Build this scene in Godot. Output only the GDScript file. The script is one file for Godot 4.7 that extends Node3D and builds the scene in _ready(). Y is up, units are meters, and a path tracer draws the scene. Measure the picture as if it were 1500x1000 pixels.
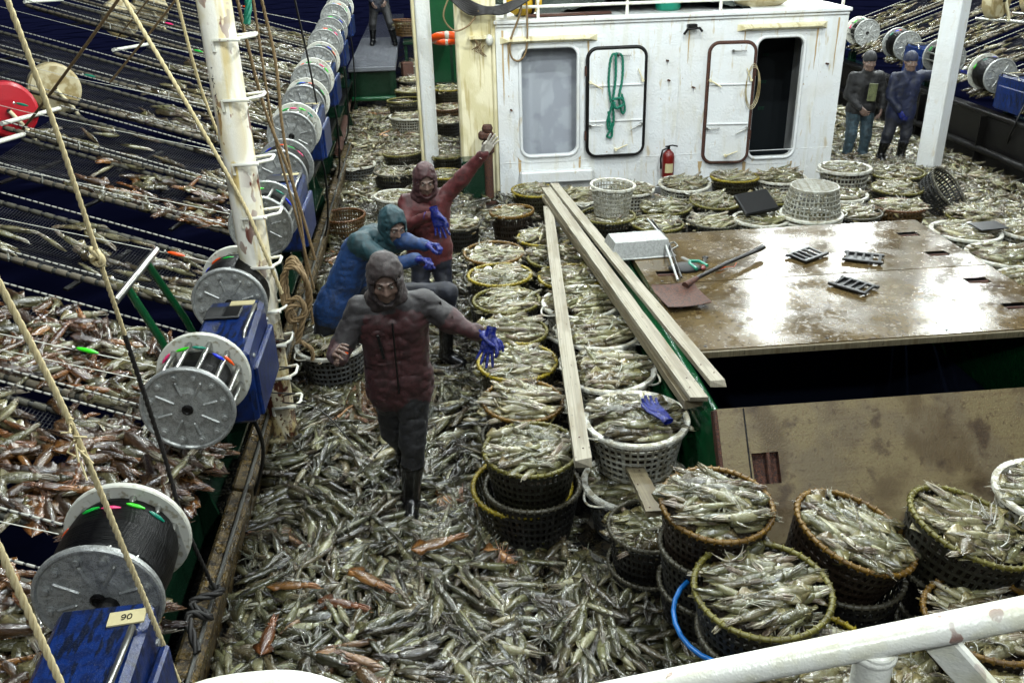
extends Node3D

var rng := RandomNumberGenerator.new()
var M := {}
var taken := {}
var SQ := []          # squid variants: dictionaries of meshes
var individuals := 0

# ---------------------------------------------------------------- mesh building
class MB:
	var st := SurfaceTool.new()
	func _init() -> void:
		st.begin(Mesh.PRIMITIVE_TRIANGLES)
		st.set_smooth_group(-1)
	func flat() -> MB:
		st.set_smooth_group(-1)
		return self
	func smooth() -> MB:
		st.set_smooth_group(1)
		return self
	func color(c: Color) -> MB:
		st.set_color(c)
		return self
	func tri(a: Vector3, b: Vector3, c: Vector3) -> void:
		st.add_vertex(a)
		st.add_vertex(c)
		st.add_vertex(b)
	func quad(a: Vector3, b: Vector3, c: Vector3, d: Vector3) -> void:
		tri(a, b, c)
		tri(a, c, d)
	func hexa(p: Array) -> void: # 0-3 bottom ring (ccw from above), 4-7 top ring
		quad(p[3], p[2], p[1], p[0])
		quad(p[4], p[5], p[6], p[7])
		for i in 4:
			var j := (i + 1) % 4
			quad(p[i], p[j], p[4 + j], p[4 + i])
	func box(c: Vector3, s: Vector3, b: Basis = Basis.IDENTITY, bev := 0.0) -> MB:
		flat()
		var h := s * 0.5
		if bev <= 0.0:
			var p := []
			for y in [-1, 1]:
				for q in [[-1, 1], [1, 1], [1, -1], [-1, -1]]:
					p.append(c + b * Vector3(q[0] * h.x, y * h.y, q[1] * h.z))
			hexa(p)
			return self
		bev = minf(bev, minf(h.x, minf(h.y, h.z)) * 0.9)
		# chamfered: convex polyhedron by three rect faces per axis
		for ax in 3:
			var u := (ax + 1) % 3
			var v := (ax + 2) % 3
			for s1 in [-1.0, 1.0]:
				var q := []
				for k in [[-1, -1], [1, -1], [1, 1], [-1, 1]]:
					var w := Vector3.ZERO
					w[ax] = s1 * h[ax]
					w[u] = k[0] * (h[u] - bev)
					w[v] = k[1] * (h[v] - bev)
					q.append(c + b * w)
				if s1 > 0: quad(q[0], q[1], q[2], q[3])
				else: quad(q[3], q[2], q[1], q[0])
			for s1 in [-1.0, 1.0]:
				for s2 in [-1.0, 1.0]:
					# edge along v between faces ax and u
					var e := []
					for k in [[0, -1], [0, 1], [1, 1], [1, -1]]:
						var w := Vector3.ZERO
						w[ax] = s1 * (h[ax] - (bev if k[0] == 1 else 0.0))
						w[u] = s2 * (h[u] - (0.0 if k[0] == 1 else bev))
						w[v] = k[1] * (h[v] - bev)
						e.append(c + b * w)
					if s1 * s2 > 0: quad(e[3], e[2], e[1], e[0])
					else: quad(e[0], e[1], e[2], e[3])
		for sx in [-1.0, 1.0]:
			for sy in [-1.0, 1.0]:
				for sz in [-1.0, 1.0]:
					var a := c + b * Vector3(sx * h.x, sy * (h.y - bev), sz * (h.z - bev))
					var d := c + b * Vector3(sx * (h.x - bev), sy * h.y, sz * (h.z - bev))
					var f := c + b * Vector3(sx * (h.x - bev), sy * (h.y - bev), sz * h.z)
					if sx * sy * sz > 0: tri(a, d, f)
					else: tri(a, f, d)
		return self
	func tube(pts: Array, r, n := 8, cap := true, closed := false) -> MB:
		smooth()
		var m := pts.size()
		var rings := []
		var nrm := Vector3.ZERO
		for i in m:
			var t: Vector3
			if closed: t = (pts[(i + 1) % m] - pts[(i + m - 1) % m]).normalized()
			elif i == 0: t = (pts[1] - pts[0]).normalized()
			elif i == m - 1: t = (pts[i] - pts[i - 1]).normalized()
			else: t = ((pts[i + 1] - pts[i]).normalized() + (pts[i] - pts[i - 1]).normalized()).normalized()
			if i == 0:
				nrm = t.cross(Vector3.UP if absf(t.y) < 0.9 else Vector3.RIGHT).normalized()
			else:
				nrm = (nrm - t * nrm.dot(t)).normalized()
			var bn := t.cross(nrm)
			var rr: float = r[i] if r is Array else r
			var ring := []
			for k in n:
				var a := TAU * k / n
				ring.append(pts[i] + (nrm * cos(a) + bn * sin(a)) * rr)
			rings.append(ring)
		var cnt := m if closed else m - 1
		for i in cnt:
			var A: Array = rings[i]
			var B: Array = rings[(i + 1) % m]
			for k in n:
				var k2 := (k + 1) % n
				quad(A[k], A[k2], B[k2], B[k])
		if cap and not closed:
			flat()
			for k in range(1, n - 1):
				tri(rings[0][0], rings[0][k + 1], rings[0][k])
				tri(rings[m - 1][0], rings[m - 1][k], rings[m - 1][k + 1])
		return self
	func lathe(prof: Array, n := 24, xf := Transform3D.IDENTITY, sharp := false) -> MB: # prof: Vector2(r, y), going so that outside is on the right when y rises
		for i in prof.size() - 1:
			if sharp: flat()
			else: smooth()
			var a: Vector2 = prof[i]
			var b: Vector2 = prof[i + 1]
			for k in n:
				var t0 := TAU * k / n
				var t1 := TAU * (k + 1) / n
				var p0 := xf * Vector3(a.x * cos(t0), a.y, a.x * sin(t0))
				var p1 := xf * Vector3(a.x * cos(t1), a.y, a.x * sin(t1))
				var p2 := xf * Vector3(b.x * cos(t1), b.y, b.x * sin(t1))
				var p3 := xf * Vector3(b.x * cos(t0), b.y, b.x * sin(t0))
				if b.x > 0.00001: tri(p0, p3, p2)
				if a.x > 0.00001: tri(p0, p2, p1)
		return self
	func disc(prof: Array, n := 32, xf := Transform3D.IDENTITY) -> MB: # each segment its own smooth band: crisp edges
		for i in prof.size() - 1:
			st.set_smooth_group(10 + i)
			var a: Vector2 = prof[i]
			var b: Vector2 = prof[i + 1]
			for k in n:
				var t0 := TAU * k / n
				var t1 := TAU * (k + 1) / n
				var p0 := xf * Vector3(a.x * cos(t0), a.y, a.x * sin(t0))
				var p1 := xf * Vector3(a.x * cos(t1), a.y, a.x * sin(t1))
				var p2 := xf * Vector3(b.x * cos(t1), b.y, b.x * sin(t1))
				var p3 := xf * Vector3(b.x * cos(t0), b.y, b.x * sin(t0))
				if b.x > 0.00001: tri(p0, p3, p2)
				if a.x > 0.00001: tri(p0, p2, p1)
		return self
	func prism(poly: PackedVector2Array, z0: float, z1: float, xf := Transform3D.IDENTITY) -> MB: # ccw polygon in xy, thickness z0..z1
		flat()
		var t := Geometry2D.triangulate_polygon(poly)
		for i in range(0, t.size(), 3):
			var a := poly[t[i]]
			var b := poly[t[i + 1]]
			var c := poly[t[i + 2]]
			if (b - a).cross(c - a) < 0:
				var s := b
				b = c
				c = s
			tri(xf * Vector3(a.x, a.y, z1), xf * Vector3(b.x, b.y, z1), xf * Vector3(c.x, c.y, z1))
			tri(xf * Vector3(a.x, a.y, z0), xf * Vector3(c.x, c.y, z0), xf * Vector3(b.x, b.y, z0))
		for i in poly.size():
			var a := poly[i]
			var b := poly[(i + 1) % poly.size()]
			quad(xf * Vector3(a.x, a.y, z0), xf * Vector3(b.x, b.y, z0), xf * Vector3(b.x, b.y, z1), xf * Vector3(a.x, a.y, z1))
		return self
	func ball(c: Vector3, r: Vector3, n := 10, b: Basis = Basis.IDENTITY) -> MB:
		smooth()
		var m := n / 2
		for i in m:
			for k in n:
				var q := []
				for e in [[i, k], [i, k + 1], [i + 1, k + 1], [i + 1, k]]:
					var th: float = PI * e[0] / m
					var ph: float = TAU * e[1] / n
					q.append(c + b * Vector3(r.x * sin(th) * cos(ph), r.y * cos(th), r.z * sin(th) * sin(ph)))
				if i > 0: tri(q[0], q[1], q[2])
				if i < m - 1: tri(q[0], q[2], q[3])
		return self
	func done() -> ArrayMesh:
		st.generate_normals()
		st.index()
		return st.commit()

func rrect(w: float, h: float, r: float, n := 5) -> PackedVector2Array:
	var p := PackedVector2Array()
	var cs := [Vector2(w / 2 - r, h / 2 - r), Vector2(-w / 2 + r, h / 2 - r), Vector2(-w / 2 + r, -h / 2 + r), Vector2(w / 2 - r, -h / 2 + r)]
	for i in 4:
		for k in n + 1:
			var a := PI / 2 * (i + float(k) / n)
			p.append(cs[i] + Vector2(cos(a), sin(a)) * r)
	return p

func numbered(called: String, parent: Node) -> String:
	var key := str(parent.get_instance_id()) + called
	var n: int = taken.get(key, 0)
	taken[key] = n + 1
	return called if n == 0 else "%s_%03d" % [called, n]

func tag(o: Node, label: String, category: String, group := "", kind := "") -> Node:
	if label: o.set_meta("label", label)
	if category: o.set_meta("category", category)
	if group: o.set_meta("group", group)
	if kind: o.set_meta("kind", kind)
	return o

func thing(called: String, label: String, category: String, at := Vector3.ZERO, turn := 0.0, group := "") -> Node3D:
	var o := Node3D.new()
	o.name = numbered(called, self)
	add_child(o)
	o.position = at
	o.rotation.y = turn
	tag(o, label, category, group)
	return o

func obj(called: String, mesh, mat: Material, parent: Node = null, kind := "") -> MeshInstance3D:
	var o := MeshInstance3D.new()
	if parent == null: parent = self
	o.name = numbered(called, parent)
	o.mesh = mesh.done() if mesh is MB else mesh
	o.material_override = mat
	parent.add_child(o)
	if kind: o.set_meta("kind", kind)
	return o

func struct(called: String, mesh, mat: Material) -> MeshInstance3D:
	return obj(called, mesh, mat, self, "structure")

func copy_of(src: Node3D, label: String) -> Node3D:
	var called := str(src.name)
	if called.length() > 4 and called[called.length() - 4] == "_": called = called.substr(0, called.length() - 4)
	var c: Node3D = src.duplicate()
	c.name = numbered(called, self)
	add_child(c)
	c.set_meta("label", label)
	return c

# ---------------------------------------------------------------- textures and materials
func tex(sd: int, base: Color, layers: Array, size := 512) -> ImageTexture:
	var n := size * size
	var r := PackedFloat32Array(); r.resize(n); r.fill(base.r)
	var g := PackedFloat32Array(); g.resize(n); g.fill(base.g)
	var b := PackedFloat32Array(); b.resize(n); b.fill(base.b)
	var k := 0
	for L in layers:
		var fn := FastNoiseLite.new()
		fn.seed = sd * 31 + k
		k += 1
		fn.noise_type = FastNoiseLite.TYPE_CELLULAR if L.get("cell", false) else FastNoiseLite.TYPE_SIMPLEX_SMOOTH
		fn.frequency = L.f
		fn.fractal_octaves = L.get("o", 4)
		var im := fn.get_seamless_image(int(size * L.get("sx", 1.0)), int(size * L.get("sy", 1.0)))
		im.resize(size, size, Image.INTERPOLATE_CUBIC)
		im.convert(Image.FORMAT_L8)
		var d := im.get_data()
		var lut := PackedFloat32Array(); lut.resize(256)
		for i in 256: lut[i] = smoothstep(L.lo, L.hi, i / 255.0) * L.get("a", 1.0)
		var c: Color = L.c
		for i in n:
			var t := lut[d[i]]
			if t > 0.0:
				r[i] += (c.r - r[i]) * t
				g[i] += (c.g - g[i]) * t
				b[i] += (c.b - b[i]) * t
	var out := PackedByteArray(); out.resize(n * 3)
	for i in n:
		out[i * 3] = clampi(int(r[i] * 255.0), 0, 255)
		out[i * 3 + 1] = clampi(int(g[i] * 255.0), 0, 255)
		out[i * 3 + 2] = clampi(int(b[i] * 255.0), 0, 255)
	return ImageTexture.create_from_image(Image.create_from_data(size, size, false, Image.FORMAT_RGB8, out))

func mat(called: String, c: Color, rough: float, o := {}) -> StandardMaterial3D:
	var m := StandardMaterial3D.new()
	m.resource_name = called
	m.albedo_color = c
	m.roughness = rough
	m.metallic = o.get("metal", 0.0)
	if o.has("tex"):
		m.albedo_texture = o.tex
	if o.has("rtex"):
		m.roughness_texture = o.rtex
		m.roughness_texture_channel = BaseMaterial3D.TEXTURE_CHANNEL_RED
	if o.has("bump"):
		m.heightmap_enabled = true
		m.heightmap_texture = o.bump
		m.heightmap_scale = o.get("bs", 0.3)
	if o.has("tex") or o.has("rtex") or o.has("bump"):
		m.uv1_triplanar = true
		m.uv1_world_triplanar = o.get("world", false)
		m.uv1_scale = o.get("s", Vector3.ONE)
	if o.has("coat"):
		m.clearcoat_enabled = true
		m.clearcoat = o.coat
		m.clearcoat_roughness = o.get("cr", 0.08)
	if o.get("vc", false): m.vertex_color_use_as_albedo = true
	if o.has("rim"):
		m.rim_enabled = true
		m.rim = o.rim
	if o.has("spec"): m.metallic_specular = o.spec
	M[called] = m
	return m

func vary(called: String, from: String, c: Color) -> StandardMaterial3D:
	var m: StandardMaterial3D = M[from].duplicate()
	m.resource_name = called
	m.albedo_color = c
	M[called] = m
	return m

func C(r: float, g: float, b: float) -> Color:
	return Color(r, g, b)

func make_materials() -> void:
	var white := C(1, 1, 1)
	var bumpy := tex(1, C(.5, .5, .5), [{"f": .02, "lo": .2, "hi": .8, "c": C(.9, .9, .9)}, {"f": .12, "lo": .4, "hi": .8, "c": C(.2, .2, .2), "a": .5}])
	var fine := tex(2, C(.5, .5, .5), [{"f": .09, "lo": .3, "hi": .7, "c": C(.95, .95, .95)}, {"f": .3, "lo": .4, "hi": .7, "c": C(.15, .15, .15), "a": .6}])
	var wet := tex(3, C(.12, .12, .12), [{"f": .012, "lo": .35, "hi": .65, "c": C(.5, .5, .5)}, {"f": .08, "lo": .45, "hi": .7, "c": C(.85, .85, .85), "a": .5}])
	# painted steel, weathered
	var wall := tex(4, C(.83, .84, .84), [
		{"f": .006, "lo": .4, "hi": .8, "c": C(.80, .80, .78), "a": .55},
		{"f": .03, "sx": 1.0, "sy": .12, "lo": .60, "hi": .85, "c": C(.72, .70, .60), "a": .22},
		{"f": .05, "sx": 1.0, "sy": .2, "lo": .72, "hi": .90, "c": C(.64, .54, .36), "a": .4},
		{"f": .05, "lo": .88, "hi": .93, "c": C(.50, .36, .22), "a": .5}])
	mat("wall_paint", white, .42, {"tex": wall, "world": true, "s": Vector3(.42, .42, .42), "bump": bumpy, "bs": .6})
	var cream := tex(5, C(.86, .83, .70), [
		{"f": .008, "lo": .35, "hi": .75, "c": C(.76, .72, .55), "a": .7},
		{"f": .04, "sx": 1.0, "sy": .1, "lo": .55, "hi": .8, "c": C(.60, .52, .30), "a": .5},
		{"f": .09, "lo": .74, "hi": .8, "c": C(.40, .30, .18), "a": .0}])
	mat("cream_paint", white, .45, {"tex": cream, "world": true, "s": Vector3(.6, .45, .6), "bump": bumpy, "bs": .2})
	var mast := tex(6, C(.88, .87, .82), [
		{"f": .02, "sx": 1.0, "sy": .10, "lo": .52, "hi": .72, "c": C(.76, .64, .32), "a": .7},
		{"f": .008, "lo": .62, "hi": .8, "c": C(.80, .76, .62), "a": .6},
		{"f": .012, "sx": 1.0, "sy": .5, "lo": .80, "hi": .82, "c": C(.36, .14, .08), "a": .95}])
	mat("mast_paint", white, .35, {"tex": mast, "world": true, "s": Vector3(.9, .7, .9), "bump": fine, "bs": .15})
	var rail := tex(7, C(.88, .88, .84), [
		{"f": .01, "lo": .5, "hi": .8, "c": C(.80, .79, .68), "a": .7},
		{"f": .014, "lo": .80, "hi": .815, "c": C(.42, .17, .08), "a": .95}])
	var flake := tex(27, C(.80, .77, .66), [
		{"f": .03, "sx": 1.0, "sy": .2, "lo": .45, "hi": .7, "c": C(.66, .58, .36), "a": .7},
		{"f": .014, "sx": 1.0, "sy": .45, "lo": .56, "hi": .59, "c": C(.30, .12, .07), "a": .95},
		{"f": .06, "lo": .66, "hi": .70, "c": C(.24, .11, .06), "a": .9}])
	mat("mast_rust", white, .45, {"tex": flake, "world": true, "s": Vector3(.9, .7, .9), "bump": flake, "bs": .15})
	mat("rust_run", C(.66, .57, .42), .6)
	mat("rail_paint", white, .28, {"tex": rail, "s": Vector3(1.6, 1.6, 1.6), "bump": fine, "bs": .1})
	mat("green_paint", C(.05, .24, .13), .2, {"rtex": wet, "bump": bumpy, "bs": .25, "s": Vector3(1.2, 1.2, 1.2), "world": true})
	mat("dark_green", C(.06, .15, .10), .3, {"rtex": wet, "bump": bumpy, "bs": .2, "world": true})
	var deck := tex(8, C(.14, .14, .13), [{"f": .01, "lo": .4, "hi": .7, "c": C(.22, .19, .13), "a": .8}, {"f": .05, "lo": .55, "hi": .8, "c": C(.07, .07, .07), "a": .8}])
	mat("deck_steel", white, .9, {"tex": deck, "rtex": wet, "bump": bumpy, "bs": .4, "world": true, "s": Vector3(.7, .7, .7)})
	var gut := tex(9, C(.30, .25, .15), [{"f": .02, "lo": .4, "hi": .7, "c": C(.14, .11, .07)}, {"f": .07, "lo": .6, "hi": .75, "c": C(.52, .42, .22), "a": .7}])
	mat("gutter_wood", white, 1.0, {"tex": gut, "rtex": wet, "bump": fine, "bs": .4, "world": true, "s": Vector3(.9, .9, .9)})
	var ply := tex(10, C(.33, .275, .175), [
		{"f": .006, "lo": .35, "hi": .7, "c": C(.25, .205, .125), "a": .6},
		{"f": .02, "lo": .5, "hi": .75, "c": C(.38, .32, .21), "a": .35},
		{"f": .03, "sx": .5, "sy": 1.0, "lo": .74, "hi": .82, "c": C(.20, .14, .08), "a": .7},
		{"f": .1, "lo": .62, "hi": .8, "c": C(.22, .16, .10), "a": .5}])
	var plyr := tex(11, C(.12, .12, .12), [{"f": .01, "lo": .4, "hi": .7, "c": C(.22, .22, .22)}, {"f": .06, "lo": .55, "hi": .8, "c": C(.34, .34, .34), "a": .6}, {"f": .03, "lo": .72, "hi": .82, "c": C(.5, .5, .5), "a": .8}])
	var plyb := tex(12, C(.5, .5, .5), [{"f": .05, "lo": .3, "hi": .7, "c": C(.75, .75, .75)}, {"f": .22, "lo": .35, "hi": .7, "c": C(.25, .25, .25), "a": .6}])
	mat("wet_ply", white, 1.0, {"tex": ply, "rtex": plyr, "bump": plyb, "bs": .05, "world": true, "s": Vector3(.55, .55, .55), "spec": .5})
	var tan_ := tex(13, C(.49, .445, .325), [
		{"f": .006, "lo": .4, "hi": .7, "c": C(.43, .39, .31), "a": .8},
		{"f": .007, "o": 6, "lo": .45, "hi": .85, "c": C(.32, .265, .17), "a": .7},
		{"f": .011, "o": 6, "lo": .62, "hi": .86, "c": C(.22, .165, .115), "a": .7},
		{"f": .045, "o": 5, "lo": .70, "hi": .86, "c": C(.27, .21, .14), "a": .5},
		{"f": .1, "sx": .05, "sy": 1.0, "lo": .62, "hi": .85, "c": C(.38, .32, .24), "a": .4},
		{"f": .16, "lo": .6, "hi": .8, "c": C(.40, .32, .22), "a": .5}])
	mat("tan_ply", C(.91, .89, .86), .5, {"tex": tan_, "bump": plyb, "bs": .2, "s": Vector3(.62, .62, .62)})
	var plank := tex(14, C(.71, .69, .62), [
		{"f": .04, "sx": 1.0, "sy": .03, "lo": .35, "hi": .75, "c": C(.58, .555, .49), "a": .8},
		{"f": .12, "sx": 1.0, "sy": .03, "lo": .55, "hi": .85, "c": C(.48, .43, .34), "a": .5},
		{"f": .008, "sx": 1.0, "sy": .5, "lo": .60, "hi": .85, "c": C(.52, .47, .36), "a": .7},
		{"f": .02, "lo": .84, "hi": .88, "c": C(.24, .20, .15), "a": .6}])
	mat("plank_wood", C(.79, .78, .76), .6, {"tex": plank, "bump": plank, "bs": .05, "s": Vector3(2.2, .7, 2.2)})
	mat("plank_dirty", C(.60, .57, .50), .5, {"tex": plank, "bump": plank, "bs": .05, "s": Vector3(2.2, .7, 2.2)})
	# metal
	var alu := tex(15, C(.66, .67, .66), [{"f": .03, "lo": .4, "hi": .7, "c": C(.54, .55, .54), "a": .7}, {"f": .1, "lo": .6, "hi": .75, "c": C(.40, .39, .36), "a": .6}, {"f": .2, "lo": .68, "hi": .78, "c": C(.28, .25, .2), "a": .6}])
	mat("cast_metal", white, .95, {"tex": alu, "rtex": tex(16, C(.36, .36, .36), [{"f": .05, "lo": .4, "hi": .7, "c": C(.6, .6, .6)}]), "metal": .55, "bump": fine, "bs": .12, "s": Vector3(2, 2, 2)})
	mat("bright_steel", C(.62, .62, .60), .3, {"metal": .9})
	mat("white_ring", C(.80, .80, .77), .35, {"tex": tex(17, C(.95, .95, .93), [{"f": .04, "lo": .6, "hi": .8, "c": C(.6, .56, .46), "a": .6}], 256), "s": Vector3(2, 2, 2)})
	mat("dark_steel", C(.09, .085, .08), .35, {"metal": .5, "bump": fine, "bs": .2, "s": Vector3(2, 2, 2)})
	var rust := tex(18, C(.28, .16, .11), [{"f": .03, "lo": .4, "hi": .7, "c": C(.17, .10, .08)}, {"f": .1, "lo": .62, "hi": .75, "c": C(.48, .27, .12), "a": .8}])
	mat("rusty_iron", white, .7, {"tex": rust, "bump": fine, "bs": .4, "s": Vector3(2, 2, 2)})
	var blue := tex(19, C(.02, .13, .34), [{"f": .02, "lo": .45, "hi": .7, "c": C(.02, .09, .24), "a": .8}, {"f": .03, "sx": 1.0, "sy": .2, "lo": .6, "hi": .75, "c": C(.03, .05, .10), "a": .8}, {"f": .12, "lo": .7, "hi": .78, "c": C(.16, .2, .3), "a": .7}])
	mat("blue_paint", white, .3, {"tex": blue, "bump": fine, "bs": .12, "s": Vector3(1.6, 1.6, 1.6)})
	mat("black_line", C(.008, .008, .009), .42, {"spec": .25, "bump": tex(20, C(.2, .2, .2), [{"f": .3, "sx": .03, "sy": 1.0, "lo": .3, "hi": .7, "c": C(.9, .9, .9)}], 256), "bs": .2, "s": Vector3(3, 3, 3)})
	mat("black_rubber", C(.03, .03, .03), .4)
	mat("cable", C(.05, .035, .03), .4)
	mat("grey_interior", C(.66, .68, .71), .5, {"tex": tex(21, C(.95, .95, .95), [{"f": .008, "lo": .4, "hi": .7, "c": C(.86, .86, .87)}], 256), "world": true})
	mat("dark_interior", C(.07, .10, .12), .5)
	mat("lettering_green", C(.05, .25, .18), .6)
	mat("extinguisher_red", C(.40, .07, .05), .35, {"bump": fine, "bs": .1, "s": Vector3(2, 2, 2)})
	mat("paper", C(.70, .66, .50), .6)
	mat("yellow_paint", C(.75, .60, .06), .5)
	mat("orange_plastic", C(.85, .30, .05), .35)
	mat("pink_plastic", C(.85, .20, .42), .3)
	mat("green_plastic", C(.08, .62, .22), .3)
	mat("teal_plastic", C(.05, .45, .36), .3)
	mat("lime_plastic", C(.20, .78, .10), .3)
	mat("blue_plastic", C(.05, .16, .75), .3)
	mat("hoop_blue", C(.08, .38, .66), .3)
	mat("red_float", C(.62, .10, .14), .32, {"bump": fine, "bs": .1})
	mat("cream_float", C(.74, .70, .58), .45, {"tex": tex(22, C(.95, .95, .93), [{"f": .012, "lo": .45, "hi": .7, "c": C(.68, .62, .46), "a": .8}], 256), "s": Vector3(1.5, 1.5, 1.5)})
	# baskets
	var grime := tex(23, C(1, 1, 1), [{"f": .02, "lo": .45, "hi": .7, "c": C(.62, .57, .45), "a": .7}, {"f": .1, "lo": .6, "hi": .78, "c": C(.36, .30, .22), "a": .6}], 256)
	for e in [["rim_yellow", C(.56, .50, .10)], ["rim_olive", C(.40, .38, .15)], ["rim_orange", C(.44, .33, .10)], ["rim_white", C(.80, .80, .76)], ["rim_dark", C(.30, .29, .24)], ["rim_brown", C(.38, .24, .10)],
			["slat_yellow", C(.15, .14, .07)], ["slat_olive", C(.11, .11, .075)], ["slat_orange", C(.12, .085, .05)], ["slat_white", C(.62, .62, .58)], ["slat_dark", C(.085, .085, .08)], ["slat_grey", C(.34, .35, .35)], ["slat_brown", C(.30, .22, .10)]]:
		mat(e[0], e[1], .38, {"tex": grime, "bump": fine, "bs": .15, "s": Vector3(3, 3, 3)})
	# squid
	var spots := tex(24, C(1, 1, 1), [
		{"f": .012, "lo": .45, "hi": .75, "c": C(.80, .76, .66), "a": .8},
		{"f": .06, "lo": .55, "hi": .72, "c": C(.58, .46, .36), "a": .35},
		{"f": .22, "lo": .60, "hi": .76, "c": C(.42, .28, .24), "a": .4}], 512)
	mat("squid", white, .22, {"tex": spots, "bump": bumpy, "bs": .25, "s": Vector3(4, 4, 4), "vc": true, "coat": 1.0, "cr": .05, "spec": .7})
	mat("squid_eye", C(.02, .02, .03), .08)
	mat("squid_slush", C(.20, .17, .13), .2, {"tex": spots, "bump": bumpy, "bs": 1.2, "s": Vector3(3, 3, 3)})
	# cloth
	var weave := tex(25, C(.5, .5, .5), [{"f": .25, "lo": .3, "hi": .7, "c": C(.9, .9, .9)}, {"f": .015, "lo": .3, "hi": .7, "c": C(.2, .2, .2), "a": .6}], 256)
	var soil := tex(26, C(1, 1, 1), [{"f": .012, "lo": .45, "hi": .7, "c": C(.66, .64, .62), "a": .8}, {"f": .06, "lo": .62, "hi": .76, "c": C(.45, .42, .40), "a": .6}], 256)
	for e in [["burgundy", C(.21, .085, .09)], ["charcoal", C(.145, .13, .135)], ["navy", C(.06, .075, .13)], ["jacket_blue", C(.03, .19, .38)], ["teal_cloth", C(.04, .20, .23)], ["crimson", C(.29, .075, .08)], ["black_cloth", C(.045, .04, .045)], ["jeans", C(.19, .27, .31)], ["work_blue", C(.04, .08, .20)], ["trouser_dark", C(.10, .10, .105)], ["maroon_hood", C(.24, .12, .125)], ["hood_brown", C(.17, .13, .125)], ["bib", C(.34, .36, .22)]]:
		mat(e[0], e[1], .62, {"tex": soil, "bump": weave, "bs": .25, "s": Vector3(2.5, 2.5, 2.5), "rim": .25})
	mat("rubber_boot", C(.035, .035, .035), .25)
	mat("glove_blue", white, .25, {"tex": tex(29, C(.03, .11, .46), [{"f": .02, "lo": .4, "hi": .7, "c": C(.02, .07, .30), "a": .8}, {"f": .08, "lo": .62, "hi": .78, "c": C(.16, .19, .30), "a": .6}], 256), "bump": bumpy, "bs": .5, "s": Vector3(5, 5, 5)})
	mat("glove_white", C(.66, .64, .60), .6, {"bump": weave, "bs": .2, "s": Vector3(3, 3, 3)})
	mat("skin", C(.40, .32, .28), .5, {"bump": fine, "bs": .03, "s": Vector3(4, 4, 4)})
	mat("eye_white", C(.52, .50, .47), .2)
	mat("pupil", C(.04, .03, .03), .1)
	mat("rope_tan", C(.78, .72, .55), .75, {"bump": weave, "bs": .1, "s": Vector3(4, 4, 4)})
	mat("rope_brown", C(.45, .37, .25), .75, {"bump": weave, "bs": .1, "s": Vector3(4, 4, 4)})
	mat("wet_gangway", C(.40, .41, .43), .2, {"metal": .2, "bump": bumpy, "bs": .5, "world": true, "s": Vector3(2, 2, 2)})
	mat("rope_dark", C(.11, .10, .09), .6)
	mat("rope_teal", C(.03, .42, .33), .5)
	mat("net_wire", C(.10, .10, .11), .4)
	mat("net_pile", C(.06, .14, .10), .8, {"bump": fine, "bs": 2.0, "s": Vector3(2, 2, 2)})
	mat("lash", white, .6, {"vc": true})
	mat("lamp_bulb", C(.9, .95, 1), .3)
	M.lamp_bulb.emission_enabled = true
	M.lamp_bulb.emission = C(.92, .97, 1.0)
	M.lamp_bulb.emission_energy_multiplier = 60.0
	mat("night_sea", C(.02, .025, .07), .12, {"bump": tex(28, C(.5, .5, .5), [{"f": .012, "o": 2, "lo": .2, "hi": .8, "c": C(.95, .95, .95)}], 256), "bs": 22.0, "world": true, "s": Vector3(.1, .1, .1)})
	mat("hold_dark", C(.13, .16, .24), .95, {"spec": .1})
	mat("hull_paint", C(.10, .12, .13), .4)

# ---------------------------------------------------------------- squid
func bend(p: Vector3, b: float, c: float) -> Vector3:
	var t := p.x / 0.3
	return Vector3(p.x - absf(b) * 0.02 * t, p.y + c * t * t, p.z + b * t * t)

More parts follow.
